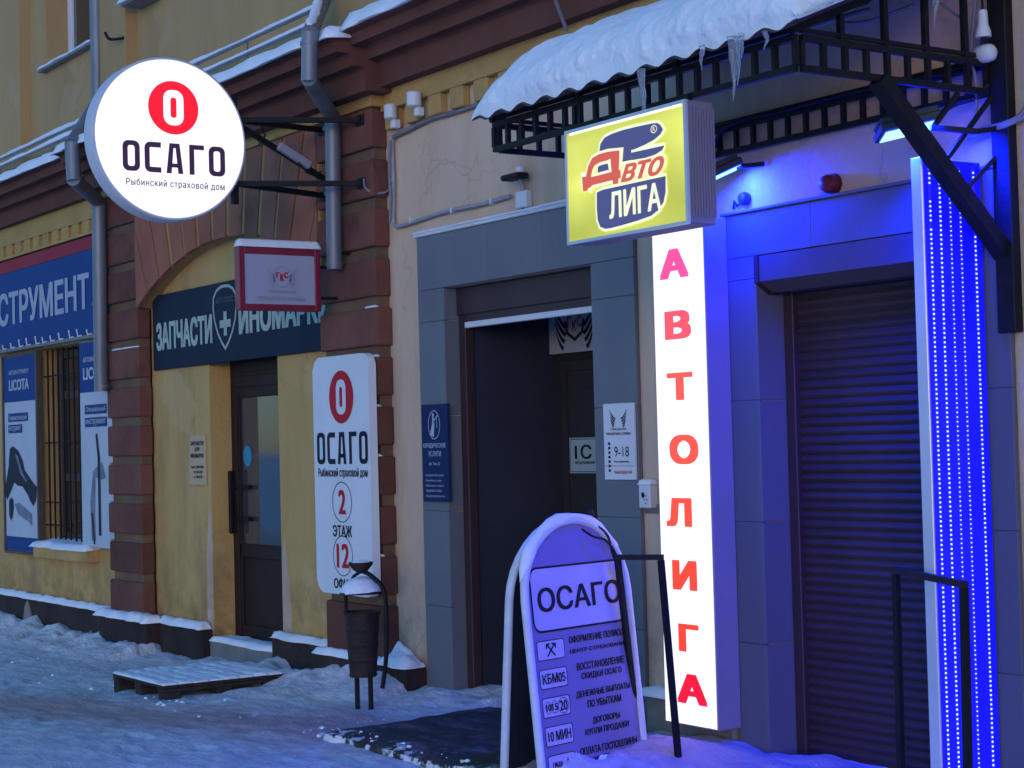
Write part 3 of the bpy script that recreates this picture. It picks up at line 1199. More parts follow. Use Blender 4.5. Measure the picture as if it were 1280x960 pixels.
# second entrance: closed roller shutter, every slat a part
mb = MB()
prof = [(-.028, 2.478), (-.028, 2.352), (.055, 2.298), (.16, 2.298), (.16, 2.478)]
mb.prism([(-6.60, y_, z_) for y_, z_ in prof], (1.34, 0, 0))
sb_ = mb.build('shutter_box', M['shutterbox'], B, label='brown box over the closed shutter')
mb = MB()
mb.prism([(-6.604, y_-(.004 if y_ < .1 else 0), z_) for y_, z_ in [(-.03, 2.485), (-.03, 2.345), (.055, 2.29), (.1, 2.29), (.1, 2.485)]], (.03, 0, 0))
mb.build('end_cap', M['shutter'], sb_)
mb = MB()
mb.box(-6.597, -6.53, .145, .2, -.15, 2.3, .004)
mb.box(-5.33, -5.263, .145, .2, -.15, 2.3, .004)
mb.box(-6.6, -5.26, .20, .22, -.2, 2.47)
rs = mb.build('roller_shutter', M['shutter'], B, label='closed dark brown roller shutter')
P = .0455
m = MB()
prof = []
for k in range(7):
    t = k/6
    prof.append((-.009*math.sin(math.pi*min(1, t*1.15)) if t < .87 else .001, t*P*.985))
poly = [(-6.53, .18+y_, z_) for y_, z_ in prof]+[(-6.53, .195, P*.985), (-6.53, .195, 0)]
m.prism(poly, (1.2, 0, 0))
slat = m.mesh('slat', M['shutter'], 35)
for k in range(52):
    link('slat', slat, rs, loc=(0, random.uniform(-.0012, .0012), -.05+k*P))

# left window, its sill
mb = MB()
for a, b in ((-17.13, -17.05), (-16.43, -16.37), (-15.75, -15.65)):
    mb.box(a, b, .18, .26, .74, 2.6, .005)
for z in (.74, 1.32, 2.12, 2.52):
    mb.box(-17.05, -16.43, .185, .255, z, z+.08, .005)
    mb.box(-16.37, -15.75, .185, .255, z, z+.08, .005)
wf = mb.build('window', M['oldwood'], B, label='barred ground floor window with an old brown frame')
mb = MB()
mb.box(-17.05, -15.72, .215, .23, .78, 2.56)
mb.build('pane', M['glass'], wf)
mb = MB()
mb.prism([(-17.03, -.13, .60), (-17.03, .18, .60), (-17.03, .18, .73), (-17.03, -.13, .70)], (1.42, 0, 0))
mb.build('sill', M['yellow'], wf)

# ================================================================ signs on the facade
M['lit'] = glow('lit_white_face', (0.955, 0.93, 0.965), 1.0)
M['lithot'] = glow('lit_white_face_bright', (0.97, 0.945, 0.97), 1.0)
M['litred'] = glow('lit_red_logo', (0.92, 0.004, 0.02), 1.0, (0.5, 0.02, 0.03))
M['litink'] = glow('backlit_dark_letter', (0.030, 0.010, 0.038), 1.0, (0.02, 0.015, 0.03))

# --- round lit sign on brackets
RX, RY, RZ, RR = -10.6, -1.375, 3.585, .525
t = thing('round_sign', 'glowing white round lightbox with a red zero logo and black wordmark, on brackets', 'sign', (RX, RY, RZ))
mb = MB()
mb.lathe([(RR-.02, -.15), (RR, -.14), (RR, -.008), (RR-.006, 0.0), (RR-.018, .002)], (RX, RY, RZ), 72, 'X')
mb.build('rim', M['rimwhite'], t, 40)
pl = side_plane(RX)
mb = MB()
flat(mb, pl, ellipse(RY, RZ, RR-.018, RR-.018, 72), .004)
mb.build('face', M['lit'], t)
mr, mw = MB(), MB()
logo_zero(mr, mw, pl, -1.357, 3.785, .172, .006)
lg = mr.build('logo', M['litred'], t)
mw.build('zero', M['lit'], lg)
mb = MB()
osago(mb, pl, -1.705, -1.005, 3.362, 3.556, .006)
mb.build('wordmark', M['litink'], t)
mb = MB()
fit_text(mb, pl, "Рыбинский страховой дом", -1.685, -1.012, 3.262, 3.318, .012, .006, spacing=1.12)
mb.build('lettering', M['litink'], t)
t2 = thing('sign_bracket', 'black steel arms holding the round lit sign out from the brown pilaster', 'bracket', (-10.6, -.13, 3.5))
for z, zb in ((3.755, (3.765, 3.78)), (3.335, (3.34, 3.325))):
    mb = MB()
    mb.bar((-10.67, -.9, z), (-10.36, -.13, zb[0]), .034)
    mb.build('arm', M['steel'], t2)
    mb = MB()
    mb.bar((-10.67, -.9, z), (-10.88, -.13, zb[1]), .034)
    mb.build('arm', M['steel'], t2)
mb = MB()
mb.bar((-10.67, -.9, 3.74), (-10.74, -.13, 3.38), .032)
mb.build('brace', M['steel'], t2)
mb = MB()
mb.bar((-10.67, -.905, 3.2), (-10.67, -.905, 3.9), .04)
mb.build('upright', M['steel'], t2)
for (x, z) in ((-10.35, 3.76), (-10.35, 3.34), (-10.88, 3.78), (-10.88, 3.325)):
    mb = MB()
    mb.box(x-.05, x+.05, -.142, -.1255, z-.035, z+.035, .003)
    mb.build('plate', M['steel'], t2)
a, b = Vector((-10.70, -.58, 3.608)), Vector((-10.725, -.28, 3.462))
M['psu'] = mat('grey_case', (0.33, 0.31, 0.36), 0.5, var=.06)
t3 = thing('power_supply', 'small grey power supply box strapped on the sloping arm of the round sign', 'power supply', tuple(a))
mb = MB()
mb.bar(a+Vector((.035, 0, .0)), a.lerp(b, .8)+Vector((.035, 0, .0)), .04, .055)
bmesh.ops.bevel(mb.bm, geom=mb.bm.edges[:], offset=.006, segments=1, affect='EDGES')
mb.build('case', M['psu'], t3)
mb = MB()
cv = [Vector((-10.63, -.83, 3.755)), Vector((-10.62, -.74, 3.74)), Vector((-10.62, -.70, 3.66)), Vector((-10.64, -.735, 3.60)), Vector((-10.645, -.745, 3.665))]
mb.tube(cv, .007, 6)
mb.build('cable', M['steel'], t3)
mb = MB()
mb.tube([Vector((-10.67, -.45, 3.53)), Vector((-10.66, -.38, 3.44)), Vector((-10.68, -.30, 3.42)), Vector((-10.68, -.26, 3.46))], .006, 6)
mb.build('cable', M['steel'], t3)

# --- tall sign on the pilaster
t = thing('tall_sign', 'tall white rounded panel with the red zero logo, floor 2 and office 12', 'sign', (-10.59, -.17, .6))
pts = rrect(-10.985, -10.20, .60, 2.205, .09, 6)
mb = MB()
mb.prism([(x, -.2, z) for x, z in pts], (0, .058, 0))
es = [e for e in mb.bm.edges if all(abs(v.co.y+.2) < 1e-4 for v in e.verts)]
bmesh.ops.bevel(mb.bm, geom=es, offset=.008, segments=2, affect='EDGES')
mb.build('case', M['signwhite'], t, 30)
pl = wall_plane(-.2)
mr, mw = MB(), MB()
logo_zero(mr, mw, pl, -10.575, 1.925, .178, .003, .95)
lg = mr.build('logo', M['redink'], t)
mw.build('zero', M['signwhite'], lg)
mb = MB()
osago(mb, pl, -10.935, -10.225, 1.475, 1.69, .003)
mb.build('wordmark', M['navyink'], t)
mb = MB()
fit_text(mb, pl, "Рыбинский страховой дом", -10.925, -10.235, 1.375, 1.45, .022)
mb.build('lettering', M['navyink'], t)
for s_, cz, cx in (("2", 1.22, -10.595), ("12", .86, -10.60)):
    mb = MB()
    ring(mb, pl, ellipse(cx, cz, .137, .137), ellipse(cx, cz, .131, .131), .003)
    o = mb.build('number_ring', M['ink'], t)
    mb = MB()
    wd = .05 if s_ == "2" else .088
    fit_text(mb, pl, s_, cx-wd, cx+wd, cz-.082, cz+.082, .03)
    mb.build('number', M['redink'], t)
for s_, z0, z1, xa, xb in (("ЭТАЖ", .985, 1.065, -10.735, -10.465), ("ОФИС", .635, .71, -10.735, -10.465)):
    mb = MB()
    fit_text(mb, pl, s_, xa, xb, z0, z1, .035)
    mb.build('lettering', M['navyink'], t)

# --- dark parts sign under the arch
t = thing('shop_sign', 'dark navy fascia board with mint letters and a cross shield under the arch', 'sign', (-12.7, 0, 2.27))
mb = MB()
mb.box(-14.24, -11.02, -.012, .018, 2.275, 2.905, .004)
mb.build('board', M['darkblue'], t)
pl = wall_plane(-.012)
mb = MB()
fit_text(mb, pl, "ЗАПЧАСТИ", -14.16, -13.03, 2.435, 2.67, .05)
mb.build('lettering', M['mint'], t)
mb = MB()
fit_text(mb, pl, "ИНОМАРКИ", -12.54, -11.06, 2.47, 2.70, .05)
mb.build('lettering', M['mint'], t)
sh = []
half = [(0, .245), (.08, .24), (.16, .215), (.215, .165), (.225, .08), (.20, -.02), (.14, -.12), (.06, -.20), (0, -.245)]
sc_, sx_ = (-12.79, 2.625), .95
sh = [(sc_[0]+a*sx_, sc_[1]+b) for a, b in half]+[(sc_[0]-a*sx_, sc_[1]+b) for a, b in half[-2:0:-1]]
mb = MB()
stroke(mb, pl, sh, .022, .003, True)
mb.build('shield', M['mint'], t)
mb = MB()
cx, cz = -12.785, 2.575
flat(mb, pl, [(cx-.028, cz-.095), (cx+.028, cz-.095), (cx+.028, cz+.095), (cx-.028, cz+.095)], .003)
flat(mb, pl, [(cx-.1, cz-.03), (cx-.028, cz-.03), (cx-.028, cz+.03), (cx-.1, cz+.03)], .003)
flat(mb, pl, [(cx+.028, cz-.03), (cx+.1, cz-.03), (cx+.1, cz+.03), (cx+.028, cz+.03)], .003)
mb.build('cross', M['mint'], t)
mb = MB()
fit_text(mb, pl, "АВТО-ПЛЮС", -12.95, -12.63, 2.74, 2.785, .03)
mb.build('lettering', M['mintdim'], t)

# --- red framed hanging sign
t = thing('hanging_sign', 'white hanging sign in a dark red frame with a small red monogram and faded wings', 'sign', (-10.7, -.57, 2.5))
gy0, gy1, gz0, gz1, gxx = -.872, -.268, 2.508, 2.925, -10.7
mb = MB()
f = .042
mb.box(gxx-.07, gxx, gy0, gy0+f, gz0, gz1, .004)
mb.box(gxx-.07, gxx, gy1-f, gy1, gz0, gz1, .004)
mb.box(gxx-.07, gxx, gy0+f, gy1-f, gz0, gz0+f, .004)
mb.box(gxx-.07, gxx, gy0+f, gy1-f, gz1-f, gz1, .004)
mb.build('frame', M['redframe'], t)
mb = MB()
mb.box(gxx-.06, gxx-.012, gy0+f, gy1-f, gz0+f, gz1-f)
M['dimpanel'] = mat('unlit_lightbox_face', (0.40, 0.40, 0.50), 0.6, var=.04, spec=.2)
mb.build('panel', M['dimpanel'], t)
pl = side_plane(gxx-.012)
M['faint'] = mat('faded_grey_print', (0.31, 0.31, 0.38), 0.5, var=0.06)
def wings(mb, pl, ca, cb, s, d=.003):
    for sg in (-1, 1):
        for k in range(4):
            r0 = .10+.0*k
            pts = []
            for q in range(6):
                a = q/5
                xx = sg*(.30+.62*a*(1-.17*k)+.06*k)
                yy = -.12-.17*k+(.62-.06*k)*a**1.5
                pts.append((ca+s*xx, cb+s*yy))
            stroke(mb, pl, pts, [s*.12*(1-.75*(q/5)) for q in range(6)], d)
mb = MB()
wings(mb, pl, -.553, 2.745, .13)
ring(mb, pl, ellipse(-.553, 2.735, .068, .072), ellipse(-.553, 2.735, .060, .064), .003)
mb.build('wings', M['faint'], t)
mb = MB()
fit_text(mb, pl, "Г", -.600, -.572, 2.725, 2.765, .05)
fit_text(mb, pl, "К", -.570, -.540, 2.705, 2.755, .05)
fit_text(mb, pl, "С", -.538, -.508, 2.727, 2.768, .05)
mb.build('monogram', M['redink'], t)
mb = MB()
fit_text(mb, pl, "ГОРОДСКАЯ", -.655, -.455, 2.622, 2.648, .02)
fit_text(mb, pl, "КУРЬЕРСКАЯ СЛУЖБА", -.73, -.38, 2.575, 2.602, .02)
mb.build('lettering', M['faint'], t)
for z in (2.81, 2.60):
    mb = MB()
    mb.bar((gxx-.035, gy1, z), (-10.74, -.125, z+.005), .02)
    mb.build('bracket', M['steel'], t)

# --- tool shop: fascia and two posters
t = thing('shop_sign', 'long blue tool shop fascia with a red top stripe and pale capital letters', 'sign', (-17, -.05, 2.65))
mb = MB()
mb.box(-20.6, -15.17, -.08, -.005, 2.665, 3.435)
mb.build('board', M['blue'], t)
mb = MB()
mb.box(-20.6, -15.17, -.083, -.005, 3.437, 3.555)
mb.build('stripe', M['bannerred'], t)
mb = MB()
fit_text(mb, wall_plane(-.083), "ИНСТРУМЕНТ", -18.80, -15.52, 2.90, 3.235, .035)
mb.build('lettering', M['paleblue'], t)
mb = MB()
mb.bar((-20.6, -.10, 2.645), (-15.15, -.10, 2.645), .03)
mb.build('light_rail', M['cable'], t)
for k in range(14):
    x = -18.2+k*.232+random.uniform(-.03, .03)
    mb = MB()
    mb.tube([(x, -.115, 2.665), (x-.03, -.14, 2.655), (x-.045, -.145, 2.70+random.uniform(0, .03))], .0085, 5)
    mb.build('icicle_clip', M['white'], t)

def poster(x0, x1, y, z0, z1, label, kind):
    t = thing('poster', label, 'poster', ((x0+x1)/2, y, z0))
    mb = MB()
    mb.box(x0, x1, y, y+.035, z0, z1, .003)
    mb.build('board', M['posterwhite'], t)
    pl = wall_plane(y)
    W = x1-x0
    mb = MB()
    flat(mb, pl, [(x0+.004, z1-.46), (x1-.004, z1-.46), (x1-.004, z1-.004), (x0+.004, z1-.004)])
    mb.build('header', M['blue'], t)
    if kind == 0:
        mb = MB()
        flat(mb, pl, [(x0+.004, z0+.004), (x1-.004, z0+.004), (x1-.004, z0+.14), (x0+.004, z0+.14)])
        mb.build('footer', M['blue'], t)
    mb = MB()
    xa = x0+.17*W if kind == 0 else x0+.1
    fit_text(mb, pl, "LICOTA", xa, xa+.62*W if kind == 0 else xa+.64, z1-.345, z1-.235, .04, .004)
    fit_text(mb, pl, "АВТОИНСТРУМЕНТ", xa, xa+.62*W if kind == 0 else xa+.64, z1-.185, z1-.14, .03, .004)
    mb.build('lettering', M['posterwhite'], t)
    mb = MB()
    fit_text(mb, pl, "_", xa, xa+.6, z1-.395, z1-.388, 0, .004)
    flat(mb, pl, [(x0+.12, z1-.66), (x0+.12+.62*W if kind == 0 else x1-.02, z1-.66), (x0+.12+.62*W if kind == 0 else x1-.02, z1-.575), (x0+.12, z1-.575)], .003)
    flat(mb, pl, [(x0+.12, z1-.775), (x0+.12+.44*W if kind == 0 else x1-.02, z1-.775), (x0+.12+.44*W if kind == 0 else x1-.02, z1-.69), (x0+.12, z1-.69)], .003)
    mb.build('caption_box', M['blue'], t)
    mb = MB()
    w1 = "Пневматический" if kind == 0 else "Специальный"
    fit_text(mb, pl, w1, x0+.15, (x0+.08+.62*W) if kind == 0 else x1-.05, z1-.645, z1-.59, .02, .005)
    fit_text(mb, pl, "инструмент", x0+.15, (x0+.08+.44*W) if kind == 0 else x1-.05, z1-.765, z1-.705, .02, .005)
    mb.build('lettering', M['posterwhite'], t)
    return t, pl
t, pl = poster(-18.10, -17.12, -.04, .625, 2.585, 'narrow poster with an air impact wrench, left of the barred window', 0)
mb = MB()
# the impact wrench with its handle, a socket and a tube
flat(mb, pl, [(-17.95, 1.65), (-17.85, 1.68), (-17.68, 1.63), (-17.55, 1.53), (-17.50, 1.44), (-17.31, 1.34), (-17.15, 1.27), (-17.17, 1.14), (-17.26, 1.08), (-17.35, 1.13), (-17.42, 1.19), (-17.57, 1.27), (-17.72, 1.28), (-17.82, 1.31), (-17.93, 1.22), (-18.05, 1.13), (-18.13, 1.21), (-18.06, 1.35), (-17.99, 1.48)], .003)
mb.build('picture', M['photo'], t)
mb = MB()
flat(mb, pl, [(-17.78, 1.60), (-17.70, 1.58), (-17.56, 1.41), (-17.43, 1.33), (-17.47, 1.32), (-17.62, 1.40)], .005)
mb.build('picture', M['photogrey'], t)
mb = MB()
flat(mb, pl, [(-18.00, 1.12), (-17.93, 1.16), (-17.86, 1.14), (-17.85, 1.05), (-17.89, 0.96), (-17.95, 0.92), (-18.00, 0.98)], .003)
mb.build('picture', M['photo'], t)
mb = MB()
flat(mb, pl, [(-17.82, 1.09), (-17.68, 1.11), (-17.30, 1.00), (-17.30, 0.88), (-17.39, 0.92), (-17.71, 0.99)], .004)
mb.build('picture', M['photogrey'], t)
mb = MB()
f = .035
for b_ in ((-18.14, -18.105, .60, 2.61), (-17.115, -17.075, .60, 2.61)):
    mb.box(b_[0], b_[1], -.055, -.002, b_[2], b_[3])
mb.box(-18.105, -17.115, -.055, -.002, .595, .62)
mb.box(-18.105, -17.115, -.055, -.002, 2.588, 2.61)
mb.build('frame', M['oldwood'], t)
t, pl = poster(-15.76, -15.075, -.10, .74, 2.60, 'poster with a pale pneumatic tool, tucked behind the brown pilaster', 1)
mb = MB()
cx, cz = -15.40, 1.35
flat(mb, pl, [(cx-.05, cz+.08), (cx+.16, cz+.16), (cx+.26, cz+.02), (cx+.16, cz+.0), (cx-.0, cz+.02), (cx-.03, cz-.30), (cx-.02, cz-.55), (cx-.12, cz-.55), (cx-.14, cz-.2)], .003)
mb.build('picture', M['photogrey'], t)
mb = MB()
flat(mb, pl, [(cx+.02, cz+.40), (cx+.06, cz+.42), (cx+.12, cz+.2), (cx+.12, cz-.5), (cx+.06, cz-.5), (cx+.06, cz+.2)], .004)
mb.build('picture', M['photo'], t)
mb = MB()
flat(mb, pl, [(cx-.12, cz-.3), (cx-.07, cz-.3), (cx-.03, cz-.58), (cx-.07, cz-.58)], .004)
mb.build('picture', M['photo'], t)
for z in (1.86, 1.54, 1.2, .87):
    mb = MB()
    mb.box(-15.075, -14.985, -.1, -.096, z-.04, z+.04)
    mb.build('tab', M['posterwhite'], t)

# --- grille over the left window: each bar a part
t = thing('window_grille', 'black iron bars over the shop window between the two posters', 'grille', (-16.4, -.03, .75))
mb = MB()
mb.tube([(0, 0, 0), (0, 0, 1.86)], .011, 6)
barm = mb.mesh('bar', M['steel'])
for k in range(10):
    link('bar', barm, t, loc=(-16.98+k*.142, .03, .745))
for z in (.90, 1.12, 1.70, 2.35):
    mb = MB()
    mb.bar((-17.12, .045, z), (-15.68, .045, z), .022, .012)
    mb.build('crossbar', M['steel'], t)

# --- notice by the brown door
t = thing('notice', 'small cream plate with black lines of print, on the wall left of the brown door', 'notice', (-13.4, .0, 1.3))
mb = MB()
mb.box(-13.56, -13.25, .003, .018, 1.31, 1.71, .002)
mb.build('plate', M['creampaper'], t)
pl = wall_plane(.003)
mb = MB()
for s_, z0, a_, b_ in (("ЗАПЧАСТИ", 1.63, -13.53, -13.28), ("ДЛЯ", 1.58, -13.45, -13.36), ("ИНОМАРОК", 1.53, -13.53, -13.28), ("пн-пт  9.00-19.00", 1.445, -13.52, -13.29), ("сб  9.00-17.00", 1.405, -13.48, -13.31), ("вс  9.00-15.00", 1.365, -13.48, -13.31)):
    fit_text(mb, pl, s_, a_, b_, z0, z0+(.035 if z0 > 1.5 else .022), .03)
mb.build('lettering', M['ink'], t)

# --- legal services plaque
t = thing('plaque', 'navy plaque with white lettering on the grey left jamb of the open entrance', 'plaque', (-9.62, -.04, 1.23))
mb = MB()
mb.box(-9.785, -9.475, -.052, -.031, 1.23, 1.845, .002)
mb.build('plate', M['plaqueblue'], t)
pl = wall_plane(-.052)
mb = MB()
cx, cz = -9.63, 1.715
ring(mb, pl, ellipse(cx, cz, .072, .092), ellipse(cx, cz, .066, .086))
stroke(mb, pl, [(cx-.03, cz-.07), (cx-.01, cz+.0), (cx-.012, cz+.05)], [.05, .03, .014])
stroke(mb, pl, [(cx-.012, cz+.02), (cx+.03, cz+.05), (cx+.05, cz+.06)], .01)
stroke(mb, pl, [(cx+.03, cz+.05), (cx+.035, cz-.02)], .006)
flat(mb, pl, ellipse(cx-.012, cz+.062, .012, .014, 12))
mb.build('emblem', M['paleblue'], t)
mb = MB()
fit_text(mb, pl, "ЮРИДИЧЕСКИЕ", -9.765, -9.495, 1.565, 1.60, .03)
fit_text(mb, pl, "УСЛУГИ", -9.705, -9.555, 1.515, 1.55, .03)
fit_text(mb, pl, "оф. Том, 20", -9.70, -9.57, 1.455, 1.48, .01)
z = 1.405
for s_ in ("Гражданские дела", "Семейные споры", "Жилищные споры и", "трудовые споры", "Представительство"):
    fit_text(mb, pl, s_, -9.745, -9.745+.0135*len(s_), z-.018, z, .01)
    z -= .033
mb.build('lettering', M['paleblue'], t)

# --- opening hours sign on the right jamb
t = thing('hours_sign', 'white opening hours sign reading 9-18 on the right jamb of the open entrance', 'sign', (-7.72, -.04, 1.37))
mb = MB()
mb.box(-7.86, -7.585, -.045, -.031, 1.375, 1.79, .002)
mb.build('plate', M['signwhite'], t)
pl = wall_plane(-.045)
mb = MB()
wings(mb, pl, -7.722, 1.715, .085)
mb.build('emblem', M['ink'], t)
mb = MB()
fit_text(mb, pl, "ГОРОДСКАЯ", -7.79, -7.655, 1.642, 1.655, .01)
fit_text(mb, pl, "КУРЬЕРСКАЯ СЛУЖБА", -7.83, -7.615, 1.618, 1.632, .01)
fit_text(mb, pl, "9-18", -7.765, -7.635, 1.50, 1.555, .0)
fit_text(mb, pl, "без перерыва", -7.765, -7.635, 1.466, 1.48, .01)
for k in range(7):
    z = 1.565-.0245*k
    flat(mb, pl, [(-7.82, z), (-7.80, z), (-7.80, z+.014), (-7.82, z+.014)])
mb.build('lettering', M['ink'], t)
mb = MB()
fit_text(mb, pl, "ВЫХОДНОЙ", -7.765, -7.615, 1.405, 1.428, .01)
flat(mb, pl, [(-7.85, 1.449), (-7.595, 1.449), (-7.595, 1.4515), (-7.85, 1.4515)])
mb.build('lettering', M['redink'], t)

# --- inside the entrance
t = thing('poster', 'pale green poster on the dark inner door of the corridor', 'poster', (-9.13, .74, 1.39))
mb = MB()
mb.box(-9.27, -8.94, .735, .746, 1.385, 1.61)
mb.build('sheet', M['greenposter'], t)
pl = wall_plane(.735)
mb = MB()
fit_text(mb, pl, "1С", -9.21, -9.03, 1.475, 1.565, .02)
fit_text(mb, pl, "ПРЕДПРИЯТИЕ", -9.21, -9.0, 1.44, 1.46, .02)
ring(mb, pl, rrect(-9.262, -8.948, 1.393, 1.602, .004), rrect(-9.258, -8.952, 1.397, 1.598, .004))
mb.build('lettering', M['ink'], t)
t = thing('panel_sign', 'dim white panel with dark wings and a red monogram above the inner door', 'sign', (-9.15, .74, 2.16))
mb = MB()
mb.box(-9.46, -8.82, .73, .762, 2.155, 2.50)
mb.build('panel', M['posterdim'], t)
pl = wall_plane(.73)
mb = MB()
wings(mb, pl, -9.17, 2.345, .26)
stroke(mb, pl, [(-9.27, 2.36), (-9.25, 2.28), (-9.17, 2.235), (-9.09, 2.28), (-9.07, 2.36)], .022)
mb.build('emblem', M['ink'], t)
mb = MB()
fit_text(mb, pl, "Г", -9.25, -9.20, 2.31, 2.385, .03)
fit_text(mb, pl, "К", -9.195, -9.15, 2.285, 2.36, .03)
fit_text(mb, pl, "С", -9.14, -9.095, 2.31, 2.385, .03)
mb.build('monogram', M['redink'], t)

# --- vertical lit sign
t = thing('vertical_sign', 'tall narrow glowing white lightbox with red letters running downwards', 'sign', (-7.0, -.1, .14))
vx0, vx1, vy0, vy1, vz0, vz1 = -7.215, -6.80, -.182, -.032, .142, 2.69
mb = MB()
mb.box(vx0, vx1, vy0, vy1, vz0, vz1, .004)
mb.build('case', M['boxside'], t)
pl = wall_plane(vy0)
mb = MB()
flat(mb, pl, [(vx0+.006, vz0+.008), (vx1-.006, vz0+.008), (vx1-.006, vz1-.008), (vx0+.006, vz1-.008)], .002)
mb.build('face', M['lithot'], t)
vz = [2.465, 2.102, 1.74, 1.378, 1.04, .72, .40, .335]
cen = [2.466, 2.115, 1.77, 1.405, 1.06, .735, .465, .335]
tops = [(314, 350), (388, 425), (464, 500), (539, 576), (617, 655), (696, 735), (777, 813), (844, 881)]
cols = [(1.0, .075, .36), (1.0, .09, .13), (1.0, .10, .06), (1.0, .09, .045), (1.0, .075, .02), (.98, .06, .012), (.95, .055, .012), (.86, .0, .035)]
LET = "АВТОЛИГА"
xpos = [(-7.155, -6.92), (-7.125, -6.915), (-7.12, -6.915), (-7.115, -6.885), (-7.155, -6.95), (-7.12, -6.925), (-7.085, -6.925), (-7.11, -6.87)]
zpos = [(2.405, 2.555), (2.095, 2.24), (1.785, 1.925), (1.46, 1.61), (1.145, 1.29), (.825, .975), (.515, .655), (.255, .405)]
for k, ch in enumerate(LET):
    mm = glow('lit_red_letter', cols[k], 1.0, (.5, .02, .02))
    mb = MB()
    fit_text(mb, pl, ch, xpos[k][0], xpos[k][1], zpos[k][0], zpos[k][1], .062, .004)
    mb.build('letter', mm, t)

# --- yellow lit box under the canopy
t = thing('box_sign', 'lit yellow box sign with blue emblem and red script, hanging under the canopy', 'sign', (-6, -1.25, 2.46))
yx0, yx1, yy0, yy1, yz0, yz1 = -6.405, -5.565, -1.30, -1.155, 2.462, 2.968
mb = MB()
mb.box(yx0, yx1, yy0+.006, yy1, yz0, yz1, .005)
for k in range(9):
    y = yy0+.018+k*.0148
    mb.box(yx1-.001, yx1+.003, y, y+.009, yz0+.03, yz1-.03)
mb.build('case', M['boxside'], t)
mb = MB()
mb.bar((yx0, yy0, yz0+.006), (yx1, yy0, yz0+.006), .014, .014)
mb.bar((yx0, yy0, yz1-.006), (yx1, yy0, yz1-.006), .014, .014)
mb.bar((yx0+.006, yy0, yz0+.013), (yx0+.006, yy0, yz1-.013), .014, .014)
mb.bar((yx1-.006, yy0, yz0+.013), (yx1-.006, yy0, yz1-.013), .014, .014)
mb.build('frame', M['alu'], t)
# opaque face: glow of unmodelled tubes painted into its emission, brightest along them
ym = bpy.data.materials.new('lit_yellow_face')
ym.use_nodes = True
N, L = ym.node_tree.nodes, ym.node_tree.links
bs = N["Principled BSDF"]
bs.inputs["Base Color"].default_value = (.45, .45, .05, 1)
bs.inputs["Roughness"].default_value = 0.35
tc = N.new("ShaderNodeTexCoord")
sp = N.new("ShaderNodeSeparateXYZ")
L.new(tc.outputs["Object"], sp.inputs[0])
def near(src, c, w):
    return nramp(nmath('MULTIPLY', nmath('ABSOLUTE', nmath('SUBTRACT', src, c), 0), 1.0/w), 0.0, 1.0, (1, 1, 1), (0, 0, 0))
tubeglow1 = near(sp.outputs[2], 2.90, .13)
tubeglow2 = nmath('MULTIPLY', near(sp.outputs[2], 2.72, .2), near(sp.outputs[0], -6.32, .28))
tubeglow3 = nmath('MULTIPLY', near(sp.outputs[2], 2.80, .22), near(sp.outputs[0], -5.60, .22))
tubeglow4 = nmath('MULTIPLY', near(sp.outputs[2], 2.5, .1), near(sp.outputs[0], -5.9, .4))
g_ = nmath('ADD', nmath('ADD', nmath('MULTIPLY', tubeglow1, .35), nmath('MULTIPLY', tubeglow2, .75)), nmath('ADD', nmath('MULTIPLY', tubeglow3, .55), nmath('MULTIPLY', tubeglow4, .3)))
cc = nramp(g_, 0.0, 1.0, (.37, .36, .028), (.92, .92, .16))
L.new(cc, bs.inputs["Emission Color"])
bs.inputs["Emission Strength"].default_value = EX
pl = wall_plane(yy0)
mb = MB()
flat(mb, pl, [(yx0+.012, yz0+.012), (yx1-.012, yz0+.012), (yx1-.012, yz1-.012), (yx0+.012, yz1-.012)], .0)
mb.build('face', ym, t)
mb = MB()
flat(mb, pl, [(yx0+.03, yz1-.022), (yx1-.03, yz1-.022), (yx1-.03, yz1-.013), (yx0+.03, yz1-.013)], .001)
mb.build('tube_glow', glow('painted_tube_glow', (1, 1, .72), 1.4), t)  # flat bright strip on the face, painted glow of a tube
M['ybl'] = glow('backlit_blue_print', (.055, .050, .125), 1.0, (.05, .05, .15))
M['yhalo'] = glow('backlit_white_print', (.78, .78, .42), 1.0, (.5, .5, .4))
M['yred'] = glow('backlit_red_print', (.56, .085, .045), 1.0, (.4, .05, .03))
EMB = [[(-6.158, 2.787), (-6.156, 2.837), (-6.144, 2.874), (-6.115, 2.896), (-6.064, 2.905), (-5.980, 2.909), (-5.883, 2.908), (-5.788, 2.905), (-5.749, 2.901), (-5.729, 2.889), (-5.713, 2.868), (-5.731, 2.851), (-5.772, 2.835), (-5.839, 2.823), (-5.908, 2.815), (-5.930, 2.815), (-5.930, 2.773), (-6.021, 2.775), (-6.084, 2.778)],
       [(-5.9295, 2.804), (-5.705, 2.801), (-5.721, 2.784), (-5.768, 2.772), (-5.835, 2.768), (-5.9295, 2.772)],
       [(-6.167, 2.790), (-6.050, 2.786), (-6.050, 2.733), (-6.169, 2.740)],
       [(-6.179, 2.668), (-6.132, 2.674), (-5.704, 2.674), (-5.707, 2.608), (-5.722, 2.569), (-5.756, 2.540), (-5.806, 2.522), (-5.901, 2.512), (-5.998, 2.506), (-6.083, 2.502), (-6.125, 2.503), (-6.161, 2.516), (-6.178, 2.548), (-6.182, 2.601)]]
def emb(mb, grow, d):
    """a pointed cap over a wedge and a rounded shield"""
    for i, P in enumerate(EMB):
        flat(mb, pl, P, d+.0002*i)
        if grow:
            stroke(mb, pl, P, grow*2, d+.0012+.0002*i, True)
mb = MB()
emb(mb, .012, .001)
mb.build('emblem_halo', M['yhalo'], t)
mb = MB()
emb(mb, .0, .0035)
mb.build('emblem', M['ybl'], t)
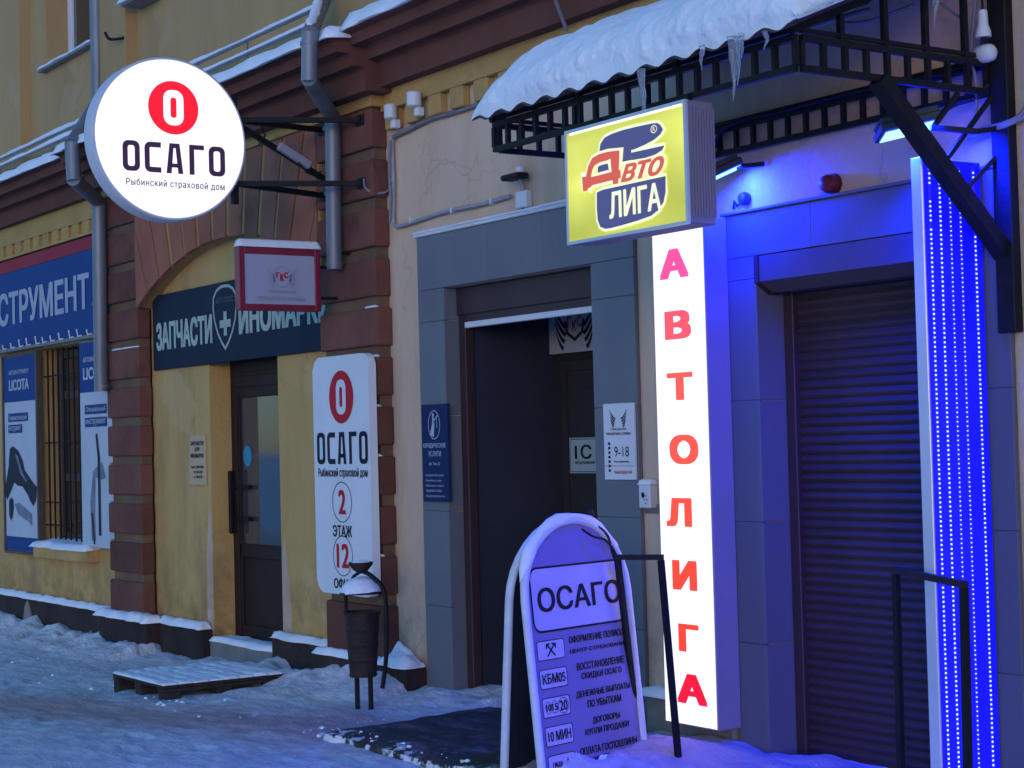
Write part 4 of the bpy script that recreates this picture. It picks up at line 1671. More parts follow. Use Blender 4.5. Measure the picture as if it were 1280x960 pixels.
def bigD(mb, w_, d):
    stroke(mb, pl, [(-6.255, 2.684), (-6.257, 2.7195), (-6.20, 2.7205), (-6.05, 2.723), (-6.0, 2.724)], w_, d)
    stroke(mb, pl, [(-6.240, 2.72), (-6.214, 2.780), (-6.191, 2.803), (-6.147, 2.812), (-6.085, 2.813), (-6.036, 2.812), (-6.036, 2.685)], w_, d+.0004)
mb = MB()
bigD(mb, .062, .006)
fit_text(mb, pl, "вто", -6.012, -5.692, 2.678, 2.768, .12, .007, shear=.42)
mb.build('script_halo', M['yhalo'], t)
mb = MB()
bigD(mb, .036, .009)
fit_text(mb, pl, "вто", -6.0, -5.704, 2.684, 2.760, .03, .009, shear=.42)
mb.build('script', M['yred'], t)
mb = MB()
fit_text(mb, pl, "ЛИГА", -6.09, -5.735, 2.541, 2.655, .03, .006)
ring(mb, pl, ellipse(-5.772, 2.879, .021, .017, 20), ellipse(-5.772, 2.879, .017, .0135, 20), .005)
fit_text(mb, pl, "R", -5.780, -5.764, 2.870, 2.888, .0, .005)
mb.build('lettering', M['yhalo'], t)
for x in (yx0+.1, yx1-.12):
    mb = MB()
    mb.box(x-.012, x+.012, -1.20, -1.175, 2.965, 3.02)
    mb.build('hanger', M['steel'], t)

# --- blue panel of light strips
t = thing('light_panel', 'tall narrow panel of blue light strips standing out from the right jamb', 'light panel', (-5.15, -.15, -.3))
px = -5.15
py0, py1, pz0, pz1 = -.392, -.035, -.08, 2.735
M['panelblue'] = glow('blue_lit_panel', (.0, .0, 1.0), .9, (.02, .02, .3))
M['ledglow'] = glow('strip_glow', (.02, .01, 1.0), 1.0, (.02, .02, .3))
M['led'] = glow('blue_white_diode', (.45, .72, 1.0), 1.5)
mb = MB()
mb.box(px-.062, px-.001, py0, py1, pz0, pz1, .003)
mb.build('case', M['alu'], t)
mb = MB()
flat(mb, side_plane(px), [(py0+.008, pz0), (py1-.004, pz0), (py1-.004, pz1-.006), (py0+.008, pz1-.006)], .001)
mb.build('panel', M['panelblue'], t)
mb = MB()
mb.box(-.0006, .0045, -.0055, .0055, -.0055, .0055)
ledm = mb.mesh('diode', M['led'])
pl = side_plane(px)
ys = [-.352, -.293, -.232, -.172, -.085]
gaps = [[(2.62, 2.68), (2.50, 2.56)], [], [], [], [(2.46, 2.52), (2.545, 2.60)]]
gaps = [[(2.565, 2.61), (2.435, 2.47)], [], [], [], [(2.60, 2.64), (2.42, 2.47)]]
for j, y in enumerate(ys):
    mb = MB()
    flat(mb, pl, [(y-.009, pz0+.03), (y+.009, pz0+.03), (y+.009, pz1-.03), (y-.009, pz1-.03)], .0025)
    st = mb.build('light_strip', M['ledglow'], t)
    # the diodes of one strip
    mb = MB()
    z = pz1-.03
    while z > pz0+.1:
        z -= .0195
        if any(a < z < b for a, b in gaps[j]):
            continue
        if j == 2 and z < .95 and z > .90:
            continue
        s_ = .0036 if j in (0, 1, 4) else .0024
        mb.box(px+.002, px+.0055, y-s_, y+s_, z-s_, z+s_)
    o = mb.build('diode', M['led'], st)
    o['kind'] = 'stuff'

# ================================================================ canopy over the second entrance
CX0, CX1, CY, CZ0, CZ1 = -7.21, -5.08, -1.145, 3.02, 3.14
t = thing('canopy', 'black welded steel canopy frame with a brown wavy roof sheet, above the shutter', 'canopy', (-6.15, -.6, 3.02))
canopy = t
def bars(parent, n0, n1, count, zlo, zhi, w=.022):
    """one truss: two rails and its uprights, every upright its own bar"""
    n0, n1 = Vector(n0), Vector(n1)
    d = (n1-n0)
    for z in (zlo, zhi):
        mb = MB()
        mb.bar(n0+Vector((0, 0, z)), n1+Vector((0, 0, z)), .026)
        mb.build('rail', M['steel'], parent)
    mb = MB()
    mb.box(-w/2, w/2, -w/2, w/2, zlo+.013, zhi-.013)
    bm_ = mb.mesh('bar', M['steel'])
    for k in range(count+1):
        p = n0+d*k/count
        link('bar', bm_, parent, loc=(p.x, p.y, 0))
def truss(name, a, b, count, hi=CZ1):
    mb = MB()
    mb.bar(Vector(a)+Vector((0, 0, CZ1+.03)), Vector(b)+Vector((0, 0, CZ1+.03)), .018)
    r = mb.build(name, M['steel'], t)
    bars(r, a, b, count, CZ0, hi)
    return r
truss('front_truss', (CX0, CY, 0), (CX1, CY, 0), 18)
truss('rear_truss', (CX0, -.03, 0), (CX1, -.03, 0), 17)
truss('side_truss', (CX0, CY+.03, 0), (CX0, -.06, 0), 9)
truss('side_truss', (CX1, CY+.03, 0), (CX1, -.06, 0), 9)
SL = .415
def roofz(y):
    return CZ1+.045+(y-CY)*SL
# uprights and sloping rafters at both ends and two in between
for x in (CX0, -6.5, -5.8, CX1):
    mb = MB()
    mb.bar((x, CY-.02, roofz(CY-.02)-.012), (x, -.03, roofz(-.03)-.012), .03, .03)
    mb.build('rafter', M['steel'], t)
for x in (CX0, CX1):
    for y in (-.90, -.655, -.42, -.185):
        mb = MB()
        mb.box(x-.012, x+.012, y-.012, y+.012, CZ1+.013, roofz(y)-.03)
        mb.build('upright', M['steel'], t)
for y in (-.75, -.35):
    mb = MB()
    mb.bar((CX0, y, roofz(y)-.02), (CX1, y, roofz(y)-.02), .025)
    mb.build('purlin', M['steel'], t)
# wavy roof sheet
nxs, nys = 150, 6
sx0, sx1, sy0, sy1 = CX0+.0, CX1+.10, CY-.13, -.01
vs, fs = [], []
for lay in (0, 1):
    for j in range(nys+1):
        for i in range(nxs+1):
            x = sx0+(sx1-sx0)*i/nxs
            y = sy0+(sy1-sy0)*j/nys
            z = roofz(y)+.022+.013*math.sin(2*math.pi*x/.185)+(-.004 if lay else 0)
            vs.append((x, y, z))
o_ = (nxs+1)*(nys+1)
for j in range(nys):
    for i in range(nxs):
        a = j*(nxs+1)+i
        fs.append((a, a+1, a+2+nxs, a+1+nxs))
        fs.append((o_+a, o_+a+1+nxs, o_+a+2+nxs, o_+a+1))
for i in range(nxs):
    fs.append((i, o_+i, o_+i+1, i+1))
for j in range(nys):
    a = j*(nxs+1)+nxs
    fs.append((a, o_+a, o_+a+nxs+1, a+nxs+1))
    a = j*(nxs+1)
    fs.append((a, a+nxs+1, o_+a+nxs+1, o_+a))
me = bpy.data.meshes.new('roof_sheet')
me.from_pydata(vs, [], fs)
me.materials.append(M['roofsheet'])
me.shade_smooth()
link('roof_sheet', me, t)
# wall post, big strut and thin braces
mb = MB()
mb.box(-5.07, -4.975, -.055, -.002, 2.0, 3.62, .004)
mb.build('wall_post', M['steel'], t)
mb = MB()
mb.bar((CX1, -.70, 3.015), (-5.04, -.03, 2.33), .075, .06)
mb.build('strut', M['steel'], t)
for a, b in (((-5.08, -.235, 3.0), (-5.10, -.36, 2.86)), ((-5.06, -.05, 3.0), (-5.12, -.28, 2.72)), ((-5.05, -.05, 2.74), (-5.12, -.17, 2.60))):
    mb = MB()
    mb.bar(a, b, .018)
    mb.build('brace', M['steel'], t)
mb = MB()
mb.tube([(-5.85, -.55, 3.36), (-5.3, -.5, 3.37)], .012, 8)
mb.build('tube', M['cable'], t)

# heap of snow on the canopy
nx, ny = 260, 84
x0, x1, y0, y1 = CX0-.025, CX1+.15, CY-.118, -.02
vs, fs = [], []
NF = 34          # rows that climb the rounded front
def csn(i, j, top):
    u = i/nx
    x = x0+(x1-x0)*u
    wv = .013*math.sin(2*math.pi*x/.185)
    dl, dr = x-x0, x1-x
    e = min(1, dl/.40)
    hl = math.sqrt(max(0, 1-(1-e)**2))
    e2 = min(1, dr/.20)
    hr = math.sqrt(max(0, 1-(1-e2)**2))
    T = .222*(1+.14*fbm(x*1.5, 2.2, 5, 2))
    if j <= NF:
        a = j/NF*math.pi/2
        y = y0+.19*(1-math.cos(a))
        hf = math.sin(a)
        bul = -.035*math.sin(2*a)          # the heap leans out a little over its foot
        y += bul*hl
    else:
        y = y0+.19+(y1-y0-.19)*(j-NF)/(ny-NF)
        hf = 1.0
    z0_ = roofz(max(y, y0))+.024
    if not top:
        return (x, min(max(y, y0), y1), z0_+wv)
    k = min(1, j/6)*min(1, e*2)*min(1, e2*2)
    z = z0_+wv*max(0, 1-j/5)+.006+T*hf*hl*hr
    n1 = fbm(x*3.5, y*3.5, z*3.5, 3)
    n2 = fbm(x*11, y*11, z*11+4, 3)
    n3 = abs(noise.noise((x*19, y*19, z*19)))
    ny_ = math.cos(min(j/NF, 1)*math.pi/2)
    low = max(0, 1-j/(NF*.75))
    d = (.026*n1+.004*n2+low*(.022*max(0, n2)-.010*n3))*k
    return (x, y-d*ny_, z+d*(1-ny_*.6))
for top in (True, False):
    for j in range(ny+1):
        for i in range(nx+1):
            vs.append(csn(i, j, top))
o_ = (nx+1)*(ny+1)
for j in range(ny):
    for i in range(nx):
        a = j*(nx+1)+i
        fs.append((a, a+1, a+nx+2, a+nx+1))
        fs.append((o_+a, o_+a+nx+1, o_+a+nx+2, o_+a+1))
for i in range(nx):
    fs.append((i, o_+i, o_+i+1, i+1))
for j in range(ny):
    a = j*(nx+1)+nx
    fs.append((a, o_+a, o_+a+nx+1, a+nx+1))
    a = j*(nx+1)
    fs.append((a, a+nx+1, o_+a+nx+1, o_+a))
me = bpy.data.meshes.new('snow')
me.from_pydata(vs, [], fs)
me.materials.append(M['snowlump'])
me.shade_smooth()
o = link('snow', me)
o['kind'] = 'stuff'
o['label'] = 'thick lumpy snow heaped on the canopy roof'

t = thing('tie_rod', 'thin grey rod running from the cornice down behind the snowy canopy', 'rod', (-8.3, -.3, 3.9))
mb = MB()
mb.tube([(-7.80, -.44, 4.22), (-7.93, -.17, 3.86)], .011, 8)
mb.build('rod', M['cable'], t)
# icicles along the canopy edge
def icicle(x, y, z0, ln, r, label, extra=()):
    o = MB()
    for dx, l2, r2 in ((0, ln, r),)+tuple(extra):
        n = 9
        pts, rad = [], []
        for k in range(n+1):
            q = k/n
            pts.append((x+dx+.006*math.sin(q*7+x*9), y+.004*math.sin(q*5), z0-l2*q))
            rad.append(max(.0012, r2*(1-q)**.8*(1+.18*math.sin(q*22+x))))
        o.tube(pts, r2, 8, True, rad)
    ob = o.build('icicle', M['ice'], None, 60)
    tag(ob, label, 'icicle', 'icicles on the canopy edge')
icicle(-5.86, -1.29, 3.15, .34, .017, 'long thin icicle hanging in front of the yellow box sign')
icicle(-5.27, -1.30, 3.165, .255, .02, 'forked pair of icicles hanging to the right of the yellow box sign', ((.028, .2, .015), (.052, .10, .012)))
icicle(-5.46, -1.30, 3.165, .10, .012, 'short icicle between the yellow box sign and the forked icicles')
icicle(-5.10, -1.28, 3.155, .075, .012, 'tiny icicle at the right corner of the snowy canopy edge')
icicle(-5.02, -.42, 3.42, .18, .02, 'icicle with a broad flat root under the sloping right roof edge', ((.0, .10, .04),))

# ================================================================ flood lights
M['flood'] = glow('flood_emitter', (.16, .50, 1.0), 4.0)
def floodlight(name, c, yaw_, tilt, roll_, label, power, L_=.27, W_=.17, arm=None):
    t = thing(name, label, 'floodlight', c, 'blue flood lights under the canopy')
    m = Matrix.Translation(c) @ Matrix.Rotation(yaw_, 4, 'Z') @ Matrix.Rotation(tilt, 4, 'Y') @ Matrix.Rotation(roll_, 4, 'X')
    def pt(b):
        for v in b.bm.verts:
            v.co = m @ v.co
    b = MB()
    b.box(-W_/2, W_/2, -L_/2, L_/2, 0, .035, .006)
    pt(b)
    b.build('housing', M['floodbody'], t)
    b = MB()
    b.box(-.004, .004, -L_/2+.01, L_/2-.01, .036, .062)
    pt(b)
    fin = b.mesh('fin', M['floodbody'])
    for k in range(7):
        off = m.to_3x3() @ Vector((-W_/2+.02+k*(W_-.04)/6, 0, 0))
        link('fin', fin, t, loc=off)
    b = MB()
    b.face([(-W_/2+.015, -L_/2+.015, -.003), (W_/2-.015, -L_/2+.015, -.003), (W_/2-.015, L_/2-.015, -.003), (-W_/2+.015, L_/2-.015, -.003)])
    pt(b)
    b.build('emitter', M['flood'], t)
    if arm:
        b = MB()
        for p, q in zip(arm[:-1], arm[1:]):
            b.bar(p, q, .028, .022)
        b.build('arm', M['steel'], t)
    ld = bpy.data.lights.new(name, 'AREA')
    ld.shape = 'RECTANGLE'
    ld.size, ld.size_y = W_-.03, L_-.03
    ld.energy = power
    ld.color = (.002, .010, 1.0)
    ld.spread = R(165)
    lo = bpy.data.objects.new('flood_lamp', ld)
    COL.objects.link(lo)
    lo.matrix_world = m @ Matrix.Translation((0, 0, -.008))
    return t
floodlight('floodlight', (-5.22, -.38, 2.855), R(-32), R(-11), R(13), 'blue flood light with glowing face beside the big strut, above the shutter', 140*EX, .27, .155,
           arm=[(-5.15, -.33, 2.86), (-5.05, -.16, 2.84), (-5.03, -.05, 2.86)])
floodlight('floodlight', (-6.655, -.17, 2.885), R(-30), R(-4), R(24), 'blue flood light half hidden behind the yellow box sign', 70*EX, .20, .15,
           arm=[(-6.60, -.13, 2.915), (-6.52, -.02, 2.925)])

# small things on the wall under the canopy
t = thing('siren', 'small dark red round siren on the wall above the shutter surround', 'siren', (-6.06, 0, 2.76))
mb = MB()
mb.lathe([(.042, 0), (.045, -.02), (.045, -.045), (.036, -.065), (.012, -.075)], (-6.06, -.001, 2.765), 20, 'Y')
mb.build('body', M['siren'], t, 40)
mb = MB()
mb.lathe([(.05, 0), (.05, -.008)], (-6.06, -.0005, 2.765), 20, 'Y')
mb.build('base', M['floodbody'], t)
t = thing('wall_bell', 'small dark round bell on the brightly blue lit wall beside the box sign', 'bell', (-6.69, 0, 2.77))
mb = MB()
mb.lathe([(.03, 0), (.034, -.02), (.026, -.04), (.008, -.046)], (-6.675, -.001, 2.775), 16, 'Y')
mb.build('body', M['floodbody'], t, 40)
mb = MB()
mb.tube([(-6.77, -.01, 2.735), (-6.75, -.02, 2.77), (-6.735, -.015, 2.745), (-6.70, -.012, 2.76)], .006, 6)
mb.build('cable', M['steel'], t)
t = thing('lamp_holder', 'pair of white bulb holders hanging from wires beside the black wall post', 'lamp holder', (-5.06, -.08, 3.2))
mb = MB()
mb.lathe([(.018, .06), (.02, .05), (.022, .0), (.032, -.03), (.034, -.055)], (-5.06, -.09, 3.30), 16)
mb.build('socket', M['white'], t, 40)
mb = MB()
mb.lathe([(.02, -.05), (.036, -.035), (.04, .0), (.036, .03), (.02, .045)], (-5.05, -.09, 3.175), 16, 'X')
mb.build('bulb', M['white'], t, 50)
mb = MB()
mb.tube([(-5.06, -.09, 3.36), (-5.07, -.08, 3.42), (-5.11, -.05, 3.50)], .005, 6)
mb.tube([(-5.06, -.09, 3.25), (-5.06, -.09, 3.20)], .014, 8)
mb.build('wire', M['steel'], t)
# loose cables behind the canopy
t = thing('cable_bundle', 'loose grey cables sagging along the rear truss and around the black post', 'cables', (-5.5, -.04, 3.0))
def cab(pts, r=.008, m='cable', name='cable', par=None):
    P = [Vector(p) for p in pts]
    out = []
    for i in range(len(P)-1):
        p0, p1, p2, p3 = P[max(i-1, 0)], P[i], P[i+1], P[min(i+2, len(P)-1)]
        for k in range(6):
            u = k/6
            out.append(.5*((2*p1)+(p2-p0)*u+(2*p0-5*p1+4*p2-p3)*u*u+(3*p1-p0-3*p2+p3)*u**3))
    out.append(P[-1])
    mb = MB()
    mb.tube(out, r, 6)
    return mb.build(name, M[m], par, 60)
cab([(-6.9, -.05, 2.98), (-6.75, -.055, 3.14), (-6.3, -.055, 3.155), (-5.9, -.055, 3.16), (-5.4, -.055, 3.15), (-5.15, -.06, 3.12)], .013, 'steel', 'cable', t)
cab([(-5.25, -.2, 2.93), (-5.18, -.14, 2.98), (-5.1, -.09, 3.0), (-5.07, -.06, 3.05)], .011, 'steel', 'cable', t)
cab([(-5.18, -.06, 2.85), (-5.1, -.06, 2.87), (-5.0, -.065, 2.87), (-4.93, -.03, 2.90), (-4.90, -.01, 2.96)], .010, 'cable', 'cable', t)
cab([(-5.2, -.05, 2.84), (-5.08, -.065, 2.855), (-4.99, -.065, 2.86), (-4.92, -.02, 2.89)], .009, 'cable', 'cable', t)
cab([(-5.09, -.09, 3.45), (-5.12, -.1, 3.2), (-5.10, -.1, 3.05), (-5.12, -.09, 2.92), (-5.16, -.1, 2.86)], .007, 'cable', 'cable', t)
cab([(-5.45, -.1, 3.5), (-5.3, -.14, 3.46), (-5.2, -.12, 3.38), (-5.13, -.1, 3.3), (-5.13, -.1, 3.15)], .007, 'cable', 'cable', t)
cab([(-5.7, -.3, 3.42), (-5.5, -.32, 3.38), (-5.25, -.3, 3.40)], .008, 'cable', 'cable', t)

# ================================================================ down pipes
def downpipe(label, pts, r=.055, parts=()):
    t = thing('downpipe', label, 'drainpipe', pts[-1], 'grey drainpipes on the facade')
    for a, b in zip(pts[:-1], pts[1:]):
        a, b = Vector(a), Vector(b)
        mb = MB()
        d = (b-a).normalized()
        mb.tube([a-d*.012, b+d*.012], r, 18)
        mb.build('pipe_section', M['pipe'], t, 40)
    for p, d in parts:
        mb = MB()
        p, d = Vector(p), Vector(d).normalized()
        mb.tube([p-d*.012, p+d*.012], r+.007, 18)
        mb.build('collar', M['pipe'], t, 40)
    return t
tp = downpipe('grey drainpipe bending over the cornice and down between the arch and the red framed sign',
         [(-10.95, -.06, 7.5), (-10.95, -.06, 4.72), (-10.15, -.60, 4.25), (-10.17, -.60, 3.96), (-10.60, -.205, 3.82), (-10.62, -.205, 2.80)], .053,
         [((-10.62, -.205, 3.74), (0, 0, 1)), ((-10.62, -.205, 3.3), (0, 0, 1)), ((-10.62, -.205, 2.82), (0, 0, 1)), ((-10.16, -.60, 4.19), (0, 0, 1))])
mb = MB()
mb.bar((-10.60, -.21, 2.90), (-10.60, -.10, 2.90), .02)
mb.build('clip', M['steel'], tp)
tp = downpipe('grey drainpipe at the left pilaster, running down beside the tool shop fascia',
         [(-15.30, -.05, 7.6), (-15.30, -.05, 4.75), (-14.49, -.60, 4.20), (-14.46, -.60, 3.90), (-14.93, -.205, 3.79), (-14.99, -.19, 2.14)], .062,
         [((-14.93, -.205, 3.74), (0, 0, 1)), ((-15.0, -.185, 2.9), (0, 0, 1)), ((-14.99, -.18, 2.17), (0, 0, 1))])

# cameras, conduit and sensor on the beige wall
def camera_box(loc, label, s=1.0):
    t = thing('security_camera', label, 'camera', loc, 'small white cameras under the frieze')
    x, y, z = loc
    mb = MB()
    mb.lathe([(.03*s, -.03), (.042*s, -.022), (.042*s, .06), (.03*s, .07)], (x, y-.06, z), 18)
    mb.build('body', M['white'], t, 40)
    mb = MB()
    mb.box(x-.025, x+.025, y-.05, y, z-.085, z-.03, .004)
    mb.build('mount', M['white'], t)
    return t
camera_box((-9.965, -.062, 3.735), 'small white camera nearest the brown pilaster, under the frieze')
camera_box((-9.665, -.062, 3.765), 'second small white camera, away from the pilaster under the frieze', 1.12)
t = thing('conduit', 'grey cable conduit running down beside the pilaster and along above the tiled surround', 'conduit', (-10.1, 0, 3.3))
cab([(-10.3, -.14, 3.36), (-10.27, -.15, 3.30), (-10.23, -.1, 3.26), (-10.19, -.03, 3.27), (-10.15, -.02, 3.33)], .009, 'cable', 'cable', t)
cab([(-10.09, -.022, 3.625), (-10.12, -.022, 3.60), (-10.125, -.022, 3.5), (-10.115, -.022, 3.3), (-10.13, -.022, 3.08), (-10.10, -.022, 3.035), (-10.0, -.02, 3.025), (-9.5, -.02, 3.05), (-9.1, -.02, 3.045), (-8.75, -.02, 3.055)], .014, 'grey', 'pipe', t)
cab([(-10.11, -.045, 3.6), (-10.13, -.045, 3.4), (-10.12, -.045, 3.2), (-10.14, -.045, 3.06)], .009, 'cable', 'pipe', t)
cab([(-10.09, -.03, 3.62), (-9.9, -.03, 3.635), (-9.75, -.03, 3.65), (-9.6, -.025, 3.66), (-9.3, -.025, 3.655), (-8.7, -.025, 3.66)], .014, 'cable', 'pipe', t)
mb = MB()
for x in (-9.9, -9.4, -8.95):
    mb.box(x-.008, x+.008, -.036, -.001, 3.03, 3.065)
o = mb.build('clip', M['white'], t)
o['kind'] = 'stuff'
t = thing('motion_sensor', 'small black sensor on a white junction box above the open entrance', 'sensor', (-8.58, -.03, 3.0))
mb = MB()
mb.box(-8.66, -8.55, -.05, -.001, 2.965, 3.065, .006)
mb.build('junction_box', M['white'], t)
mb = MB()
mb.tube([(-8.60, -.03, 3.06), (-8.60, -.05, 3.14)], .013, 8)
mb.build('stem', M['grey'], t)
mb = MB()
mb.box(-8.71, -8.53, -.12, -.03, 3.13, 3.165, .012, 2)
mb.build('head', M['steel'], t)
mb = MB()
mb.lathe([(.012, 0), (.026, .012), (.026, .04), (.012, .05)], (-8.585, -.06, 3.16), 12)
mb.build('cap', M['white'], t, 40)
mb = MB()
mb.tube([(-8.605, -.03, 2.965), (-8.605, -.03, 2.93)], .009, 8)
mb.build('gland', M['steel'], t)
t = thing('call_box', 'small white call box on the wall between the hours sign and the vertical lit sign', 'call box', (-7.5, -.02, 1.25))
mb = MB()
mb.box(-7.545, -7.45, -.06, -.001, 1.225, 1.35, .006)
mb.build('body', M['white'], t)
mb = MB()
mb.box(-7.56, -7.40, -.012, 0.0, 1.195, 1.245, .002)
mb.build('backplate', M['concrete'], t)
mb = MB()
pl = wall_plane(-.06)
flat(mb, pl, ellipse(-7.505, 1.295, .014, .016, 14))
mb.build('button', M['ink'], t)
mb = MB()
for a, b in ((.012, .0), (-.012, 0), (0, .02), (0, -.02)):
    mb.tube([pl.p(-7.482+a, 1.27+b, .001), pl.p(-7.482+a, 1.27+b, .003)], .004, 6)
o = mb.build('grille_hole', M['ink'], t)
o['kind'] = 'stuff'
# iron hook and bracket on the upper wall
t = thing('wall_hook', 'small rusty iron hook sticking out of the upper yellow wall', 'hook', (-14.9, 0, 5.2))
cab([(-14.66, -.05, 5.20), (-14.72, -.13, 5.19), (-14.76, -.16, 5.21), (-14.79, -.17, 5.26)], .014, 'steel', 'iron', t)
t = thing('drain_spout', 'snow capped metal ledge end high on the upper wall', 'ledge', (-14.3, 0, 5.4))
mb = MB()
mb.box(-14.50, -14.0, -.14, .05, 5.425, 5.445)
mb.build('sheet', M['pipe'], t)

# ================================================================ pavement furniture
# --- pallet before the brown door
t = thing('pallet', 'low dark wooden pallet laid as a step before the brown door', 'pallet', (-11.55, -.85, -.05))
pxa, pxb, pya, pyb, pz = -11.985, -11.09, -1.295, -.42, .048
wood_m = M['wood']
mb = MB()
mb.box(0, pxb-pxa, 0, .105, 0, .022, .003)
plank = mb.mesh('board', wood_m)
for k in range(8):
    y = pya+k*(pyb-pya-.105)/7
    link('board', plank, t, loc=(pxa, y, pz-.022+random.uniform(-.002, .002)))
mb = MB()
mb.box(0, .10, 0, pyb-pya, 0, .022, .003)
cross = mb.mesh('stringer', wood_m)
for x in (pxa, (pxa+pxb)/2-.05, pxb-.10):
    link('stringer', cross, t, loc=(x, pya, pz-.046))
mb = MB()
mb.box(0, .10, 0, .12, 0, .085, .004)
blk = mb.mesh('block', wood_m)
for x in (pxa+.0, (pxa+pxb)/2-.05, pxb-.10):
    for y in (pya+.005, (pya+pyb)/2-.06, pyb-.125):
        link('block', blk, t, loc=(x, y, pz-.132))

# --- dark slab before the open entrance
slab_m = bpy.data.materials.new('wet_slab_with_snow')
slab_m.use_nodes = True
N, L = slab_m.node_tree.nodes, slab_m.node_tree.links
bs = N["Principled BSDF"]
tc = N.new("ShaderNodeTexCoord")
ge = N.new("ShaderNodeNewGeometry")
sn_ = N.new("ShaderNodeSeparateXYZ")
L.new(ge.outputs["True Normal"], sn_.inputs[0])
so_ = N.new("ShaderNodeSeparateXYZ")
L.new(tc.outputs["Object"], so_.inputs[0])
side = nramp(sn_.outputs[2], .45, .75, (1, 1, 1), (0, 0, 0))
rim = nramp(nmath('MULTIPLY', nmath('ADD', so_.outputs[1], 1.38), 4.5), 0.0, 1.0, (1, 1, 1), (0, 0, 0))
pat = nramp(nmath('ADD', nnoise(9, 1, 1, 7, .65), nmath('MULTIPLY', nmath('ADD', side, rim), .05)), .585, .63)
thin = nramp(nnoise(3.0, 1, 2, 8, .7, 3), .52, .78)
base_c = nmix(nramp(nnoise(14, 1, 1, 6, .6, 5), .3, .7), (0.030, 0.026, 0.027), (0.075, 0.064, 0.062))
cc_ = nmix(nmath('MULTIPLY', thin, .36), base_c, (0.5, 0.5, 0.54))
edge_on = nmath('MAXIMUM', side, rim)
cc_ = nmix(nmath('MULTIPLY', pat, edge_on), cc_, (0.86, 0.87, 0.9))
L.new(cc_, bs.inputs["Base Color"])
bs.inputs["Roughness"].default_value = .75
bs.inputs["Specular IOR Level"].default_value = .25
bp = N.new("ShaderNodeBump")
bp.inputs["Strength"].default_value = 0.8
bp.inputs["Distance"].default_value = 0.02
L.new(nmath('ADD', nnoise(30, 1, 1, 6, .65), nmath('MULTIPLY', nmath('MULTIPLY', pat, edge_on), .8)), bp.inputs["Height"])
L.new(bp.outputs[0], bs.inputs["Normal"])
t = thing('porch_slab', 'low dark wet slab with ragged edges before the open entrance', 'slab', (-8.0, -.8, 0))
n = 46
vs, fs = [], []
sx0, sx1, sy0, sy1 = -8.72, -7.1, -1.36, -.16
nn = 30
def sl(i, j):
    x = sx0+(sx1-sx0)*i/n
    y = sy0+(sy1-sy0)*j/nn
    x -= (.18*(j/nn)) if i == 0 else 0
    if j == 0:
        y += .03*fbm(x*5, 0, 1, 3)
    if i == 0:
        x += .03*fbm(y*5, 2, 1, 3)
    e = min(i, j, 2)/2.0
    return (x, y, .052+.010*fbm(x*4, y*4, 2, 4)-(.018*(1-e)))
for j in range(nn+1):
    for i in range(n+1):
        vs.append(sl(i, j))
for j in range(nn):
    for i in range(n):
        a = j*(n+1)+i
        fs.append((a, a+1, a+n+2, a+n+1))
base = len(vs)
edge = [i for i in range(n+1)]
for i in range(n+1):
    v = vs[i]
    vs.append((v[0]+.008*fbm(v[0]*30, 0, 0, 2), v[1]-.022+.012*fbm(v[0]*14, 0, 0, 2), -.08))
for i in range(n):
    fs.append((i, base+i, base+i+1, i+1))
b2 = len(vs)
for j in range(nn+1):
    v = vs[j*(n+1)]
    vs.append((v[0]-.01, v[1], -.08))
for j in range(nn):
    fs.append((j*(n+1), (j+1)*(n+1), b2+j+1, b2+j))
me = bpy.data.meshes.new('slab')
me.from_pydata(vs, [], fs)
me.materials.append(slab_m)
me.shade_smooth()
me.set_sharp_from_angle(angle=R(50))
link('slab', me, t)

# --- litter bin
bx, by = -9.60, -.62
t = thing('litter_bin', 'dark round metal litter bin with a hooded lid and ash bowl, before the tall sign', 'litter bin', (bx, by, 0))
mb = MB()
prof = [(.078, .19)]
for k in range(13):
    z = .19+k*.031
    r = .082+.026*(k/12)
    prof += [(r, z), (r+.004*(k % 3 == 0), z+.012), (r+.0008, z+.024)]
prof += [(.114, .572), (.118, .585), (.105, .587), (.10, .56), (.08, .25)]
mb.lathe(prof, (bx, by, 0), 28)
mb.build('body', M['binmetal'], t, 30)
for dx in (-.028, .03):
    mb = MB()
    mb.tube([(bx+dx*1.1, by+dx, -.03), (bx+dx*1.1, by+dx, .22)], .016, 8)
    mb.build('leg', M['steel'], t)
mb = MB()
mb.lathe([(.005, .745), (.06, .738), (.11, .715), (.132, .70), (.134, .693), (.12, .695), (.005, .70)], (bx, by, 0), 28)
mb.build('lid', M['binmetal'], t, 40)
mb = MB()
mb.lathe([(.012, .815), (.045, .835), (.072, .868), (.076, .885), (.068, .884), (.04, .85), (.004, .84)], (bx, by, 0), 24)
mb.build('ash_bowl', M['binmetal'], t, 40)
cab([(bx+.10, by+.075, .12), (bx+.125, by+.09, .30), (bx+.135, by+.095, .55), (bx+.12, by+.085, .72), (bx+.06, by+.04, .80), (bx, by, .835)], .014, 'steel', 'frame_tube', t)
cab([(bx-.07, by-.07, .56), (bx-.075, by-.07, .66), (bx-.07, by-.065, .70)], .012, 'steel', 'frame_tube', t)
cab([(bx-.06, by-.03, .745), (bx-.05, by-.03, .79), (bx-.01, by-.01, .82)], .01, 'steel', 'frame_tube', t)

